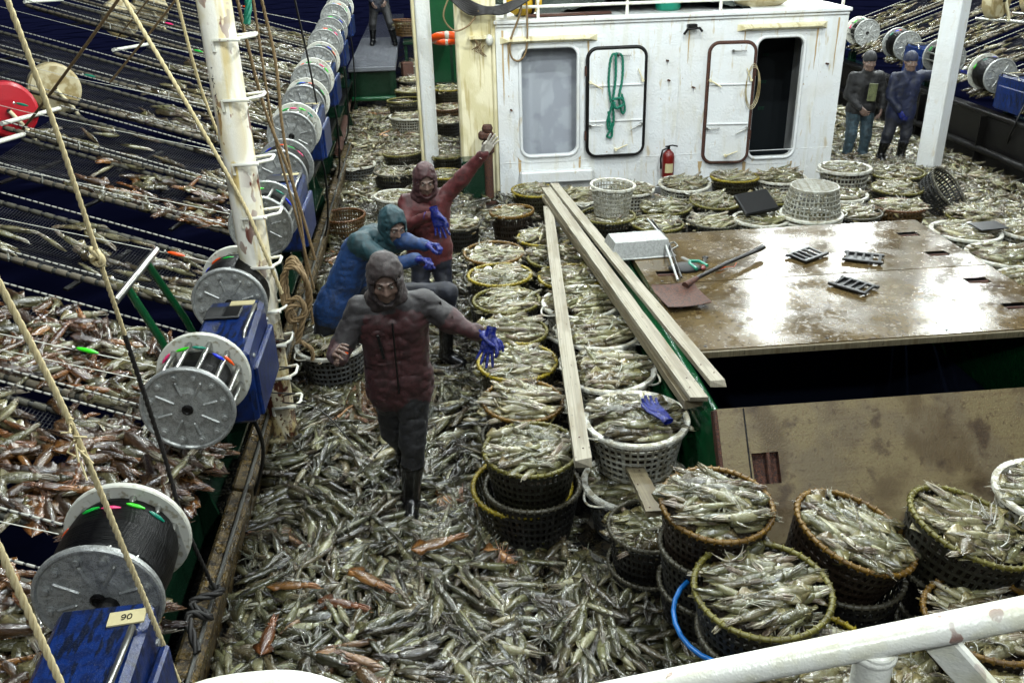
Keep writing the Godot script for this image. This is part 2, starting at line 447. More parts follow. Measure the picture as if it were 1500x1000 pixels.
func squid_variant(sd: int, b: float, c: float) -> void:
	var r := RandomNumberGenerator.new()
	r.seed = sd
	var nz := FastNoiseLite.new()
	nz.seed = sd
	nz.frequency = 22.0
	var fat := r.randf_range(0.80, 1.08)
	var flat_ := r.randf_range(0.55, 0.8)
	# fin tip at x = 0, arms towards x = 0.3
	var prof := [[0.0, 0.002], [0.012, 0.008], [0.03, 0.0155], [0.055, 0.024], [0.085, 0.031], [0.115, 0.0338], [0.145, 0.0325], [0.17, 0.029], [0.187, 0.0245], [0.190, 0.019]]
	var parts := {"mantle": MB.new(), "fin": MB.new(), "head": MB.new(), "eye": MB.new(), "arms": MB.new()}
	var all := MB.new()
	var hue := func(n: Vector3, p: Vector3) -> Color:
		var d := clampf(n.y * 0.6 + 0.45 + nz.get_noise_3dv(p * 1.0) * 0.5, 0.0, 1.0)
		return Color(0.68, 0.665, 0.475).lerp(Color(0.20, 0.19, 0.10), d)
	for pass_ in 2:
		var mt: MB = parts.mantle if pass_ == 0 else all
		var fn: MB = parts.fin if pass_ == 0 else all
		var hd: MB = parts.head if pass_ == 0 else all
		var ey: MB = parts.eye if pass_ == 0 else all
		var ar: MB = parts.arms if pass_ == 0 else all
		var rr := RandomNumberGenerator.new()
		rr.seed = sd + 7
		var n := 9
		mt.smooth()
		var ring := func(m: MB, x0: float, r0: float, x1: float, r1: float, fl: float, pale: float) -> void:
			for k in n:
				var q := []
				var cc := []
				for e in [[x0, r0, k], [x0, r0, k + 1], [x1, r1, k + 1], [x1, r1, k]]:
					var a: float = TAU * e[2] / n
					var nn := Vector3(0, sin(a), cos(a))
					q.append(bend(Vector3(e[0], nn.y * e[1] * fl * fat + 0.0, nn.z * e[1] * fat), b, c))
					var col: Color = hue.call(nn, Vector3(e[0], nn.y * 0.02, nn.z * 0.02))
					cc.append(col.lerp(Color(0.62, 0.58, 0.50), pale))
				for t in [[0, 3, 2], [0, 2, 1]]:
					for v in [t[0], t[2], t[1]]:
						m.color(cc[v])
						m.st.add_vertex(q[v])
		for i in prof.size() - 1:
			ring.call(mt, prof[i][0], prof[i][1], prof[i + 1][0], prof[i + 1][1], flat_, 0.0)
		# fins: a rhombus on the tail, thin wedge
		fn.smooth()
		for s in [-1.0, 1.0]:
			var sag := rr.randf_range(-0.012, 0.012)
			var fc := Color(0.40, 0.37, 0.22)
			fn.color(fc)
			var edge := [[0.002, 0.0], [0.02, 0.026], [0.045, 0.05], [0.062, 0.046], [0.085, 0.024]]
			for i in edge.size() - 1:
				var e0: Array = edge[i]
				var e1: Array = edge[i + 1]
				var a0 := bend(Vector3(e0[0], 0.006, s * 0.002), b, c)
				var a1 := bend(Vector3(e1[0], 0.008, s * 0.006), b, c)
				var o0 := bend(Vector3(e0[0], 0.004 + sag * e0[1] / 0.05, s * (e0[1] + 0.003)), b, c)
				var o1 := bend(Vector3(e1[0], 0.004 + sag * e1[1] / 0.05, s * (e1[1] + 0.003)), b, c)
				var d := Vector3(0, -0.004, 0)
				if s > 0:
					fn.quad(a0, o0, o1, a1)
					fn.quad(a0 + d, a1 + d, o1, o0)
				else:
					fn.quad(a0, a1, o1, o0)
					fn.quad(a0 + d, o0, o1, a1 + d)
		# head
		hd.smooth()
		var hp := [[0.18, 0.016], [0.19, 0.020], [0.205, 0.0215], [0.222, 0.018], [0.235, 0.012]]
		for i in hp.size() - 1:
			ring.call(hd, hp[i][0], hp[i][1], hp[i + 1][0], hp[i + 1][1], 0.85, 0.35)
		for s in [-1.0, 1.0]:
			ey.color(Color(0.55, 0.55, 0.5))
			ey.ball(bend(Vector3(0.206, 0.004, s * 0.0185 * fat), b, c), Vector3(0.0075, 0.0075, 0.0045), 6)
			ey.color(Color(0.008, 0.008, 0.012))
			ey.ball(bend(Vector3(0.206, 0.0045, s * 0.0215 * fat), b, c), Vector3(0.0048, 0.0048, 0.003), 6)
		# arms, and two longer tentacles
		for k in 9:
			var a := TAU * k / 9.0 + rr.randf_range(-0.2, 0.2)
			var L := rr.randf_range(0.045, 0.07) if k < 8 else rr.randf_range(0.06, 0.085)
			var p := Vector3(0.226, sin(a) * 0.009, cos(a) * 0.011)
			var dir := Vector3(1, sin(a) * 0.10, cos(a) * 0.14).normalized()
			var sway := rr.randf_range(-0.2, 0.2)
			var curl := Vector3(0, -0.15 - sin(a) * 0.5, sway - cos(a) * 0.45)
			var pts := []
			var rad := []
			for i in 4:
				pts.append(bend(p, b, c))
				rad.append(0.0072 * (1.0 - 0.26 * i))
				p += dir * L / 3.0
				dir = (dir + curl * 0.33).normalized()
			ar.color(Color(0.55, 0.52, 0.46) if k % 3 else Color(0.42, 0.36, 0.32))
			ar.tube(pts, rad, 4, false)
	var out := {}
	for k in parts: out[k] = parts[k].done()
	out["all"] = all.done()
	SQ.append(out)

const TINTS := [Color(1.0, 1.0, 0.92), Color(0.86, 0.88, 0.74), Color(0.70, 0.72, 0.56), Color(0.55, 0.55, 0.44), Color(1.15, 1.12, 1.08), Color(0.62, 0.52, 0.46), Color(0.42, 0.36, 0.33), Color(0.95, 0.86, 0.78)]

func multi(called: String, which: int, xf: Array, cols: Array) -> MultiMeshInstance3D:
	var mm := MultiMesh.new()
	mm.transform_format = MultiMesh.TRANSFORM_3D
	mm.use_colors = true
	mm.mesh = SQ[which].all
	mm.instance_count = xf.size()
	for i in xf.size():
		mm.set_instance_transform(i, xf[i])
		mm.set_instance_color(i, cols[i])
	var o := MultiMeshInstance3D.new()
	o.multimesh = mm
	o.material_override = M.squid
	return o

# a heap is one countless mass: a Node3D whose children are one MultiMesh per squid shape
func heap_node(label: String, xfs: Array, cols: Array, kinds := 10) -> Node3D:
	var o := Node3D.new()
	o.name = numbered("squid_heap", self)
	add_child(o)
	tag(o, label, "squid", "", "stuff")
	var by := {}
	for i in xfs.size():
		var k := i % kinds
		if not by.has(k): by[k] = [[], []]
		by[k][0].append(xfs[i])
		by[k][1].append(cols[i])
	for k in by:
		var m := multi("squid", k, by[k][0], by[k][1])
		m.name = numbered("squid", o)
		m.set_meta("kind", "stuff")
		o.add_child(m)
	return o

func lay(p: Vector3, ang: float, pitch: float, rollv: float, s: float) -> Transform3D:
	var b := Basis(Vector3.UP, ang) * Basis(Vector3(0, 0, 1), pitch) * Basis(Vector3(1, 0, 0), rollv)
	b = b.scaled_local(Vector3.ONE * s)
	return Transform3D(b, p - b * Vector3(0.14, 0, 0))

var tint_mats := {}
func tinted(i: int) -> StandardMaterial3D:
	if not tint_mats.has(i):
		var m: StandardMaterial3D = M.squid.duplicate()
		var c: Color = TINTS[i] if i < TINTS.size() else [Color(1.25, 0.62, 0.26), Color(0.85, 0.32, 0.14)][i - TINTS.size()]
		c = c * (Color(.34, .35, .28) if i < 8 else Color(.5, .5, .5))
		m.albedo_color = Color(minf(c.r, 1.0), minf(c.g, 1.0), minf(c.b, 1.0)).linear_to_srgb()
		tint_mats[i] = m
	return tint_mats[i]

func one_squid(xf: Transform3D, tint: int, label: String, group: String) -> void:
	individuals += 1
	var t := thing("squid", label, "squid", Vector3.ZERO, 0.0, group)
	t.transform = xf
	var v: Dictionary = SQ[individuals % 9]
	var m := tinted(tint)
	var ma := obj("mantle", v.mantle, m, t)
	obj("fin", v.fin, m, ma)
	var h := obj("head", v.head, m, t)
	obj("eye", v.eye, m, h)
	obj("arms", v.arms, m, t)

# a tangle of torn arms and tentacles, pale and translucent
func tuft_variant(sd: int) -> void:
	var r := RandomNumberGenerator.new()
	r.seed = sd
	var m := MB.new()
	for k in 13:
		var a := r.randf() * TAU
		var p := Vector3(.10 + r.randf_range(-.02, .02), r.randf_range(0, .012), r.randf_range(-.015, .015))
		var d := Vector3(cos(a) * 1.4, r.randf_range(-.1, .35), sin(a)).normalized()
		var curl := Vector3(r.randf_range(-1, 1), r.randf_range(-.6, .1), r.randf_range(-1, 1))
		var pts := []
		var rad := []
		for i in 6:
			pts.append(p)
			rad.append(.0062 * (1.0 - .16 * i))
			p += d * r.randf_range(.016, .026)
			d = (d + curl * .3).normalized()
		m.color(Color(.56, .58, .60) if k % 4 else Color(.42, .38, .36))
		m.tube(pts, rad, 4, false)
	var mesh := m.done()
	SQ.append({"all": mesh, "mantle": mesh, "fin": mesh, "head": mesh, "eye": mesh, "arms": mesh})

func heading(v: Vector3) -> String:
	return ["right", "far right", "away", "far left", "left", "near left", "nearer", "near right"][int(round(atan2(-v.z, v.x) / (PI / 4.0)) + 8) % 8]

func pile_height(x: float, z: float) -> float:
	return 0.05 + 0.05 * sin(x * 2.3 + z * 1.1) * sin(z * 1.7 - x) + 0.03 * sin(x * 5.1 + 1.0) * sin(z * 4.3)

func make_deck_squid() -> void:
	var fl := FastNoiseLite.new()
	fl.seed = 5
	fl.frequency = 0.55
	var xfs := []
	var cols := []
	# [x0, x1, z0, z1, squid per square metre, layers]
	for A in [[-1.22, 1.0, -11.2, -2.45, 430.0], [-1.6, 0.32, -17.0, -11.2, 300.0], [0.9, 2.9, -3.5, -2.3, 240.0], [5.3, 7.4, -13.8, -6.4, 300.0], [5.2, 7.3, -18.0, -13.8, 150.0], [0.3, 0.95, -9.6, -8.6, 60.0]]:
		var n := int((A[1] - A[0]) * (A[3] - A[2]) * A[4])
		for i in n:
			var x := rng.randf_range(A[0], A[1])
			var z := rng.randf_range(A[2], A[3])
			if x > 5.0 and z < -7.4 and x > 7.3 + (z + 10.0) * 0.02: continue
			if x > 0.62 and x < 2.0 and z < -3.9 and z > -8.4: continue
			if x > 0.42 and z < -8.6 and z > -11.2 and x < 1.0 and rng.randf() < 0.8: continue
			var top := rng.randf()
			var y := pile_height(x, z) * (0.25 + 0.85 * top) + 0.025 + 0.03 * top
			var ang := fl.get_noise_2d(x, z) * 6.5 + rng.randf_range(-0.42, 0.42) + (PI if rng.randf() < 0.35 else 0.0)
			if rng.randf() < 0.18: ang = rng.randf() * TAU
			var xf := lay(Vector3(x, y, z), ang, rng.randf_range(-0.16, 0.16), rng.randf_range(-1.2, 1.2) + (PI if rng.randf() < .35 else 0.0), rng.randf_range(0.74, 1.06))
			var red := x < .3 and fl.get_noise_2d(x * 1.5 + 40.0, z * 1.5) > 0.36 and rng.randf() < 0.45
			if A[4] == 430.0 and z > -4.25 and top > 0.6 and individuals < 232 and x < 0.95:
				var t := rng.randi_range(0, 7)
				if red and rng.randf() < 0.12: t = 8 + rng.randi_range(0, 1)
				var look: String = ["cream white", "pale olive", "olive green", "dark olive", "glassy white", "reddish brown", "dark brown", "pale pinkish", "bright orange brown", "rust brown"][t]
				var across: String = "by the gutter board" if x < -0.8 else ("left of the boots" if x < -0.42 else ("below the boots" if x < -0.1 else ("right of the boots" if x < 0.35 else "beside the stacked baskets")))
				var along: String = "near the railing" if z > -2.9 else ("well before the boots" if z > -3.3 else ("midway to the boots" if z > -3.7 else "close to the boots"))
				var flip := "flat" if absf(xf.basis.x.normalized().y) < .06 else ("head raised" if xf.basis.x.y > 0 else "tail raised")
				var name_ := "%s squid %s, %s, arms %s, %s" % [look, across, along, heading(xf.basis.x), flip]
				if name_.split(" ").size() > 16: name_ = "%s squid %s, %s, arms %s" % [look, across, along, heading(xf.basis.x)]
				one_squid(xf, t, name_, "%s squid on the open deck %s" % [look, across])
			else:
				var c: Color = TINTS[rng.randi_range(0, 7)]
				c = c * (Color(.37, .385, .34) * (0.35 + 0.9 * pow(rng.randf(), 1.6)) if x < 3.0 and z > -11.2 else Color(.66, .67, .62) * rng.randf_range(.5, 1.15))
				if red: c = Color(0.70, 0.36, 0.18) if rng.randf() < 0.15 else Color(0.40, 0.25, 0.19)
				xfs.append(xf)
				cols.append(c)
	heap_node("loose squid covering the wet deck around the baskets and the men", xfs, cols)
	# the few orange ones that catch the eye
	one_squid(lay(Vector3(-0.12, .17, -4.02), 0.1, 0.05, 0.3, 1.15), 8, "large orange brown squid lying alone below the walking man's boots", "")
	one_squid(lay(Vector3(-0.98, .15, -3.45), 1.45, 0.0, 0.2, 1.0), 9, "rust red squid pointing along the gutter board", "")
	one_squid(lay(Vector3(-0.62, .16, -3.62), -0.3, 0.05, 0.1, 1.05), 9, "rust red squid lying crosswise left of the large orange one", "")
	one_squid(lay(Vector3(-0.5, .16, -3.78), -0.75, 0.0, -0.1, 1.1), 8, "orange squid slanting among dark squid on the open deck", "")
	one_squid(lay(Vector3(-0.9, .16, -3.8), 0.05, 0.0, -0.1, 1.0), 8, "orange squid near the gutter board lying level with the railing", "")

func basket_heap(label: String, at: Vector3, R: float, tilt: Basis, mean: float, hump: float, singles := false, tone := 0, where := "") -> void:
	var xfs := []
	var cols := []
	var n := int(66.0 * pow(R / 0.27, 2.0)) + 14
	for i in n:
		var up := i > n * 0.42
		var rad := sqrt(rng.randf()) * R * 0.71
		var th := rng.randf() * TAU
		var x := cos(th) * rad
		var z := sin(th) * rad
		var q := rad / R
		var y := hump * (1.0 - q * q) - (0.035 if not up else 0.0) + rng.randf_range(-0.012, 0.018)
		var ang := mean + rng.randf_range(-0.32, 0.32) + z / R * 0.5 * (1 if rng.randf() < 0.8 else -1) + (PI if rng.randf() < 0.4 else 0.0)
		if rng.randf() < 0.16: ang += rng.randf_range(-1.2, 1.2)
		# keep the long ends within the rim
		var dirx := cos(ang)
		var over := absf(x * dirx - z * sin(ang)) / R
		var s := rng.randf_range(0.8, 1.08) * (1.0 - 0.25 * over)
		var pit := -over * 0.25 * signf(x * dirx - z * sin(ang)) * (-1.0) * hump * 4.0 + rng.randf_range(-0.12, 0.12)
		var xf := Transform3D(tilt, at) * lay(Vector3(x, y, z), ang, pit, rng.randf_range(-1.0, 1.0), s)
		var t: int = [0, 1, 4, 0, 7, 1, 2, 5][rng.randi_range(0, 7)]
		if tone == 1: t = [2, 3, 1, 6, 2, 5, 4, 1][rng.randi_range(0, 7)]
		if tone == 2: t = [4, 4, 0, 7, 4, 1, 5, 4][rng.randi_range(0, 7)]
		if singles and up and i % 2 == 0 and individuals < 300:
			var look: String = ["cream white", "pale olive", "olive green", "dark olive", "glassy white", "reddish brown", "dark brown", "pale pinkish"][t]
			var spot := ("far" if z < -R * .25 else ("near" if z > R * .25 else "middle")) + (" left" if x < -R * .25 else (" right" if x > R * .25 else ""))
			one_squid(xf, t, "%s squid, %s in the %s, arms %s" % [look, spot, where, heading(xf.basis.x)], "%s squid in the %s" % [look, where])
		else:
			xfs.append(xf)
			var c: Color = TINTS[t]
			cols.append(c * Color(.70, .71, .63) * rng.randf_range(.7, 1.15))
	var o := heap_node(label, xfs, cols)
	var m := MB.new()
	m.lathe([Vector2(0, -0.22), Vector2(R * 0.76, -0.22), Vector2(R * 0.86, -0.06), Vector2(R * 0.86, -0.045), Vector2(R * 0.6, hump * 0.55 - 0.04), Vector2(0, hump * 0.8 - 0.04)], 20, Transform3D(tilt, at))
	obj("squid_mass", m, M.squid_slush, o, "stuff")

# ---------------------------------------------------------------- baskets
var BK := {}
const RT := 0.27
const RB := 0.215
const BH := 0.30

func make_basket_meshes() -> void:
	# round section rim with woven wraps
	var rim := MB.new()
	var pts := []
	for k in 36: pts.append(Vector3(cos(TAU * k / 36) * RT, 0, sin(TAU * k / 36) * RT))
	rim.tube(pts, 0.0125, 7, false, true)
	for k in 44:
		var a := TAU * (k + 0.5) / 44
		rim.box(Vector3(cos(a) * RT, 0, sin(a) * RT), Vector3(0.029, 0.029, 0.010), Basis(Vector3.UP, -a), 0.004)
	BK.rim_round = rim.done()
	# broad moulded rim
	var flatrim := MB.new()
	flatrim.disc([Vector2(RT - 0.012, -0.03), Vector2(RT - 0.012, 0.0), Vector2(RT + 0.02, 0.004), Vector2(RT + 0.024, -0.004), Vector2(RT + 0.022, -0.022), Vector2(RT + 0.002, -0.026), Vector2(RT - 0.012, -0.03)].map(func(v): return v), 40)
	BK.rim_flat = flatrim.done()
	for kind in ["woven", "plastic"]:
		var m := MB.new()
		var nv := 46 if kind == "woven" else 40
		var w := 0.016 if kind == "woven" else 0.011
		for k in nv:
			var a := TAU * k / nv
			var rad := Vector3(cos(a), 0, sin(a))
			var tan := Vector3(-sin(a), 0, cos(a))
			var p0 := rad * RB + Vector3(0, -BH, 0)
			var p1 := rad * (RT - 0.004) + Vector3(0, -0.012, 0)
			var t := rad * 0.0035
			var s := tan * w * 0.5
			if k % 5 == 0 and kind == "plastic": s *= 1.7
			m.hexa([p0 - s + t, p0 - s - t, p0 + s - t, p0 + s + t, p1 - s + t, p1 - s - t, p1 + s - t, p1 + s + t])
		var hs := [0.02, 0.07, 0.12, 0.17, 0.22, 0.27] if kind == "woven" else [0.012, 0.055, 0.10, 0.145, 0.19, 0.235, 0.272]
		for h in hs:
			var r: float = lerpf(RB, RT, h / BH) + 0.002
			var hw := 0.008 if kind == "woven" else 0.006
			m.disc([Vector2(r - 0.006, -BH + h - hw), Vector2(r + 0.004, -BH + h - hw), Vector2(r + 0.004, -BH + h + hw), Vector2(r - 0.006, -BH + h + hw)], 30)
		BK["wall_" + kind] = m.done()
		var bs := MB.new()
		for i in 13:
			var o := -RB + RB * 2 * (i + 0.5) / 13.0
			var hl := sqrt(maxf(RB * RB - o * o, 0.0001))
			bs.box(Vector3(o, -BH + 0.004, 0), Vector3(0.014, 0.007, hl * 2))
			bs.box(Vector3(0, -BH - 0.002, o), Vector3(hl * 2, 0.006, 0.014))
		bs.disc([Vector2(RB - 0.008, -BH - 0.006), Vector2(RB + 0.006, -BH - 0.006), Vector2(RB + 0.006, -BH + 0.014), Vector2(RB - 0.008, -BH + 0.014)], 30)
		BK["base_" + kind] = bs.done()
	BK.handles = []
	for s in [-1.0, 1.0]:
		var hd := MB.new()
		var p := []
		for k in 9:
			var a: float = (k - 4) / 4.0 * 0.30
			var lift := 0.035 * (1.0 - pow((k - 4) / 4.0, 2.0))
			p.append(Vector3(cos(a) * s * (RT + 0.02 + lift), -0.012 - lift * 0.4, sin(a) * (RT + 0.02)))
		hd.tube(p, 0.007, 5)
		BK.handles.append(hd.done())

func basket(kind: String, desc: String, p: Vector3, dia: float, o := {}) -> Node3D:
	# p is the middle of the rim
	var plastic: bool = kind in ["white", "grey"]
	var rim_m: String = {"white": "rim_white", "grey": "rim_white", "yellow": "rim_yellow", "olive": "rim_olive", "orange": "rim_orange", "dark": "rim_dark", "brown": "rim_brown"}[kind]
	var t := thing("basket", desc, "basket", p, 0.0, o.get("group", "baskets of squid on the deck"))
	var s := dia / 0.56
	t.basis = Basis(Vector3.UP, o.get("turn", rng.randf() * TAU)).scaled_local(Vector3(s * o.get("oval", rng.randf_range(.955, 1.045)), o.get("tall", 1.0), s))
	t.basis = Basis.from_euler(Vector3(rng.randf_range(-.035, .035), 0, rng.randf_range(-.035, .035))) * t.basis
	if o.has("tilt"): t.basis = Basis.from_euler(o.tilt) * t.basis
	obj("rim", BK.rim_flat if plastic else BK.rim_round, M[rim_m], t)
	var k := "plastic" if plastic else "woven"
	obj("lattice_wall", BK["wall_" + k], M["slat_" + kind], t, "stuff")
	obj("base", BK["base_" + k], M["slat_" + kind], t)
	if o.get("handles", plastic):
		for hm in BK.handles: obj("handle", hm, M[rim_m], t)
	if o.has("fill"):
		basket_heap(o.get("filldesc", "squid heaped in the " + desc), p + Vector3(0, o.get("rise", -0.03), 0), dia * 0.5, Basis.from_euler(o.get("tilt", Vector3.ZERO)), o.get("mean", rng.randf_range(-0.4, 0.4)), o.fill, o.get("singles", false), o.get("tone", 0), o.get("short", desc))
	if o.has("stack"):
		for i in int(o.stack):
			var lo := p + Vector3(rng.randf_range(-.015, .015), -0.235 * (i + 1), rng.randf_range(-.015, .015))
			basket(o.get("under", "dark"), "%s basket under the %s" % ["lower" if i == 0 else "bottom", o.get("short", desc)], lo, minf(dia, 0.56), {"group": "lower baskets of the stacks", "turn": 0.0})
	return t

func make_baskets() -> void:
	make_basket_meshes()
	var P := func(x: float, h: float, z: float) -> Vector3: return Vector3(x, h, z)
	# the row left of the long plank, from the camera towards the cabin
	basket("olive", "olive rimmed basket at the front end of the left row", Vector3(.43, .62, -4.23), .55, {"fill": .05, "stack": 1, "singles": true, "short": "front olive basket", "mean": .15})
	basket("yellow", "yellow rimmed basket askew under the front olive basket of the left row", Vector3(.38, .33, -4.3), .60, {"tilt": Vector3(.05, 0, .04), "group": "lower baskets of the stacks"})
	basket("orange", "orange brown rimmed basket, second in the left row", Vector3(.44, .62, -4.78), .52, {"fill": .07, "stack": 1, "tone": 2, "short": "second basket of the left row"})
	basket("yellow", "yellow rimmed basket, third in the left row", Vector3(.46, .62, -5.31), .54, {"fill": .05, "stack": 1, "short": "third basket of the left row"})
	basket("olive", "olive rimmed basket beside the walking man's blue glove", Vector3(.47, .61, -5.83), .53, {"fill": .06, "stack": 1, "short": "basket beside the blue glove"})
	basket("olive", "olive rimmed basket, fifth in the left row", Vector3(.48, .62, -6.37), .54, {"fill": .04, "stack": 1, "short": "fifth basket of the left row", "mean": .1})
	basket("yellow", "bright yellow rimmed basket, sixth in the left row", Vector3(.47, .62, -6.92), .54, {"fill": .03, "stack": 1, "short": "sixth basket of the left row"})
	basket("orange", "orange rimmed basket closing the left row near the crouching man", Vector3(.46, .62, -7.46), .54, {"fill": .03, "stack": 1, "short": "orange basket closing the left row"})
	basket("orange", "orange rimmed basket standing alone on bare deck", Vector3(.78, .44, -9.2), .48, {"fill": .02, "stack": 0, "tall": 1.35})
	# the row right of the long plank
	basket("white", "white basket with a blue glove on its squid", Vector3(1.07, .66, -4.42), .61, {"fill": .06, "tone": 1, "singles": true, "turn": .3, "short": "white glove basket"})
	basket("grey", "grey basket under the white basket with the glove", Vector3(1.05, .32, -4.28), .60, {"fill": .02, "tone": 1, "turn": .5})
	basket("white", "white basket, second in the right row", Vector3(1.03, .66, -5.03), .60, {"fill": .06, "stack": 1, "under": "grey", "mean": .1, "short": "second white basket of the right row"})
	basket("white", "white basket, third in the right row", Vector3(1.07, .66, -5.62), .60, {"fill": .06, "stack": 1, "under": "grey", "mean": .0, "short": "third white basket of the right row"})
	basket("white", "white basket, fourth in the right row beside the rusty shovel", Vector3(1.05, .65, -6.2), .59, {"fill": .05, "stack": 1, "under": "grey", "short": "fourth white basket of the right row"})
	basket("yellow", "yellow rimmed basket half hidden under the crossing planks", Vector3(1.05, .62, -6.78), .55, {"fill": .05, "stack": 1, "short": "basket under the crossing planks"})
	basket("olive", "olive rimmed basket heaped high beside the plank pair", Vector3(1.02, .60, -7.3), .55, {"fill": .09, "stack": 1, "short": "heaped basket beside the plank pair"})
	basket("yellow", "yellow rimmed basket last in the right row under the upper plank end", Vector3(.97, .60, -7.86), .53, {"fill": .05, "stack": 1, "short": "basket under the upper plank end"})
	basket("dark", "dark basket behind the man in red next to bare deck", Vector3(.22, .36, -9.1), .42, {"fill": .03})
	# before the cabin wall
	basket("yellow", "yellow rimmed basket at the foot of the cabin's left door", Vector3(1.15, .34, -10.3), .56, {"fill": .05})
	basket("white", "white net like basket beside the empty upright basket", Vector3(1.62, .38, -9.85), .52, {"fill": .08})
	basket("olive", "olive basket carrying the empty upright white basket", Vector3(1.72, .52, -8.65), .56, {"fill": -.02, "stack": 1})
	basket("white", "empty white basket standing upright on an olive basket", Vector3(1.78, .82, -8.72), .46, {"group": "empty white baskets", "turn": .4})
	basket("olive", "olive basket by the hatch edge left of the plain dark one", Vector3(2.18, .48, -8.42), .53, {"fill": .05, "stack": 1, "tone": 1})
	basket("dark", "dark basket at the hatch edge beside the black tray", Vector3(2.74, .48, -8.4), .52, {"fill": .04, "stack": 1, "tone": 2})
	basket("white", "white basket standing under the red fire extinguisher", Vector3(2.95, .36, -10.2), .60, {"fill": .06})
	basket("white", "white basket between the extinguisher and the empty basket", Vector3(2.28, .36, -10.1), .54, {"fill": .05})
	basket("yellow", "yellow rimmed basket under the ajar cabin door leaf", Vector3(3.6, .38, -10.3), .58, {"fill": .04})
	basket("white", "white basket holding the black tray", Vector3(3.24, .48, -8.4), .54, {"fill": .03, "stack": 1})
	basket("olive", "olive basket with green squid behind the hatch edge row", Vector3(2.47, .40, -9.2), .56, {"fill": .07, "tone": 1})
	basket("olive", "olive basket heaped with squid behind the black tray", Vector3(3.05, .40, -9.3), .56, {"fill": .07})
	basket("white", "white basket heaped before the dark doorway", Vector3(4.15, .36, -10.25), .58, {"fill": .09})
	basket("white", "white basket under the upturned empty basket", Vector3(3.75, .47, -8.36), .58, {"fill": -.02, "stack": 1})
	basket("olive", "olive basket behind the upturned empty basket", Vector3(3.68, .40, -9.3), .55, {"fill": .06})
	var up := basket("white", "empty white basket turned upside down by the hatch", Vector3(3.75, .50, -8.36), .60, {"group": "empty white baskets", "turn": .2})
	up.basis = Basis(Vector3.RIGHT, PI) * up.basis
	basket("white", "tall white basket at the right end of the cabin wall", Vector3(4.95, .44, -10.25), .62, {"fill": .0, "stack": 0, "tall": 1.3})
	basket("white", "white basket between the upturned basket and tall basket", Vector3(4.5, .40, -9.3), .54, {"fill": .05})
	basket("olive", "olive basket left of the right pillar's foot", Vector3(5.55, .38, -10.1), .62, {"fill": .05})
	basket("brown", "brown basket behind the right corner of the hatch", Vector3(4.88, .42, -8.75), .58, {"fill": .05, "tone": 2})
	basket("dark", "dark basket wedged behind the hatch's far edge", Vector3(4.34, .42, -8.6), .52, {"fill": .04, "tone": 2})
	basket("dark", "empty dark basket tipped over by the right pillar", Vector3(5.75, .40, -9.3), .56, {"tilt": Vector3(.75, .3, -.35), "group": "empty dark baskets"})
	basket("olive", "olive basket brimming with squid by the tipped basket", Vector3(5.25, .38, -9.5), .58, {"fill": .06, "tone": 2})
	basket("olive", "olive basket lost in squid right of the hatch corner", Vector3(5.6, .36, -8.45), .62, {"fill": .09, "tone": 2})
	basket("white", "white basket with black mat by the hatch's right edge", Vector3(4.98, .50, -7.65), .62, {"fill": .03, "stack": 1, "tone": 2})
	basket("white", "white basket at the picture's right edge behind others", Vector3(5.6, .48, -7.65), .56, {"fill": .04, "stack": 1, "tone": 2})
	basket("white", "white basket second along the hatch's right edge", Vector3(4.98, .50, -7.0), .64, {"fill": .05, "stack": 1, "tone": 2})
	basket("white", "white basket third along the hatch's right edge", Vector3(4.86, .50, -6.4), .58, {"fill": .05, "stack": 1, "tone": 2})
	# near right, before the leaning hatch cover
	basket("orange", "orange rimmed basket heaped high beside the short plank", Vector3(1.22, .80, -3.36), .54, {"fill": .07, "stack": 2, "singles": true, "short": "heaped orange basket", "tilt": Vector3(.06, 0, -.04), "mean": -.35})
	basket("olive", "large olive basket nearest the railing with a blue hoop", Vector3(1.29, .68, -2.9), .59, {"fill": .03, "rise": -.02, "stack": 1, "singles": true, "short": "hooped olive basket", "tilt": Vector3(.08, 0, -.03), "mean": .05})
	basket("orange", "orange oval basket leaning before the tan hatch cover", Vector3(1.84, .70, -3.2), .53, {"fill": .05, "rise": -.015, "stack": 2, "short": "orange oval basket", "oval": 1.1, "turn": -.6, "tilt": Vector3(.12, 0, -.22), "mean": -.6, "singles": true})
	basket("olive", "olive oval basket tilted at the picture's right side", Vector3(2.36, .74, -3.12), .54, {"fill": .03, "rise": -.02, "stack": 2, "short": "olive oval basket on the right", "oval": 1.1, "turn": -.6, "tilt": Vector3(.10, 0, -.2), "mean": -.2, "tone": 2})
	basket("white", "white rimmed basket cut by the picture's right edge", Vector3(2.82, .80, -3.25), .50, {"fill": .04, "stack": 2, "short": "basket at the right edge"})
	basket("yellow", "yellow rimmed basket behind the railing's stanchion", Vector3(1.44, .50, -2.66), .56, {"fill": .05, "tone": 2, "stack": 1, "short": "basket behind the stanchion"})
	basket("orange", "orange rimmed basket partly behind the white handrail", Vector3(2.25, .55, -2.74), .54, {"fill": .02, "tone": 2})
	basket("dark", "dark low basket tucked under the short plank", Vector3(1.0, .42, -3.72), .46, {"fill": .02, "tone": 1, "stack": 1, "short": "dark low basket by the plank"})
	basket("olive", "olive basket low between the two oval baskets", Vector3(1.95, .33, -2.72), .50, {"fill": .02, "tone": 2})
	basket("dark", "dark basket below the handrail at lower right", Vector3(2.12, .46, -2.3), .54, {"fill": .07, "tone": 2})
	# port side and aft
	basket("grey", "grey basket of pale squid beside the cigarette hand", Vector3(-.9, .36, -6.35), .54, {"fill": .08, "tone": 2, "mean": 1.2})
	basket("brown", "empty brown woven basket by the port gutter", Vector3(-1.08, .31, -9.8), .50, {"group": "empty dark baskets"})
	basket("dark", "dark rimmed basket on the port deck behind the men", Vector3(-.56, .30, -11.65), .54, {"fill": .03, "tone": 2})
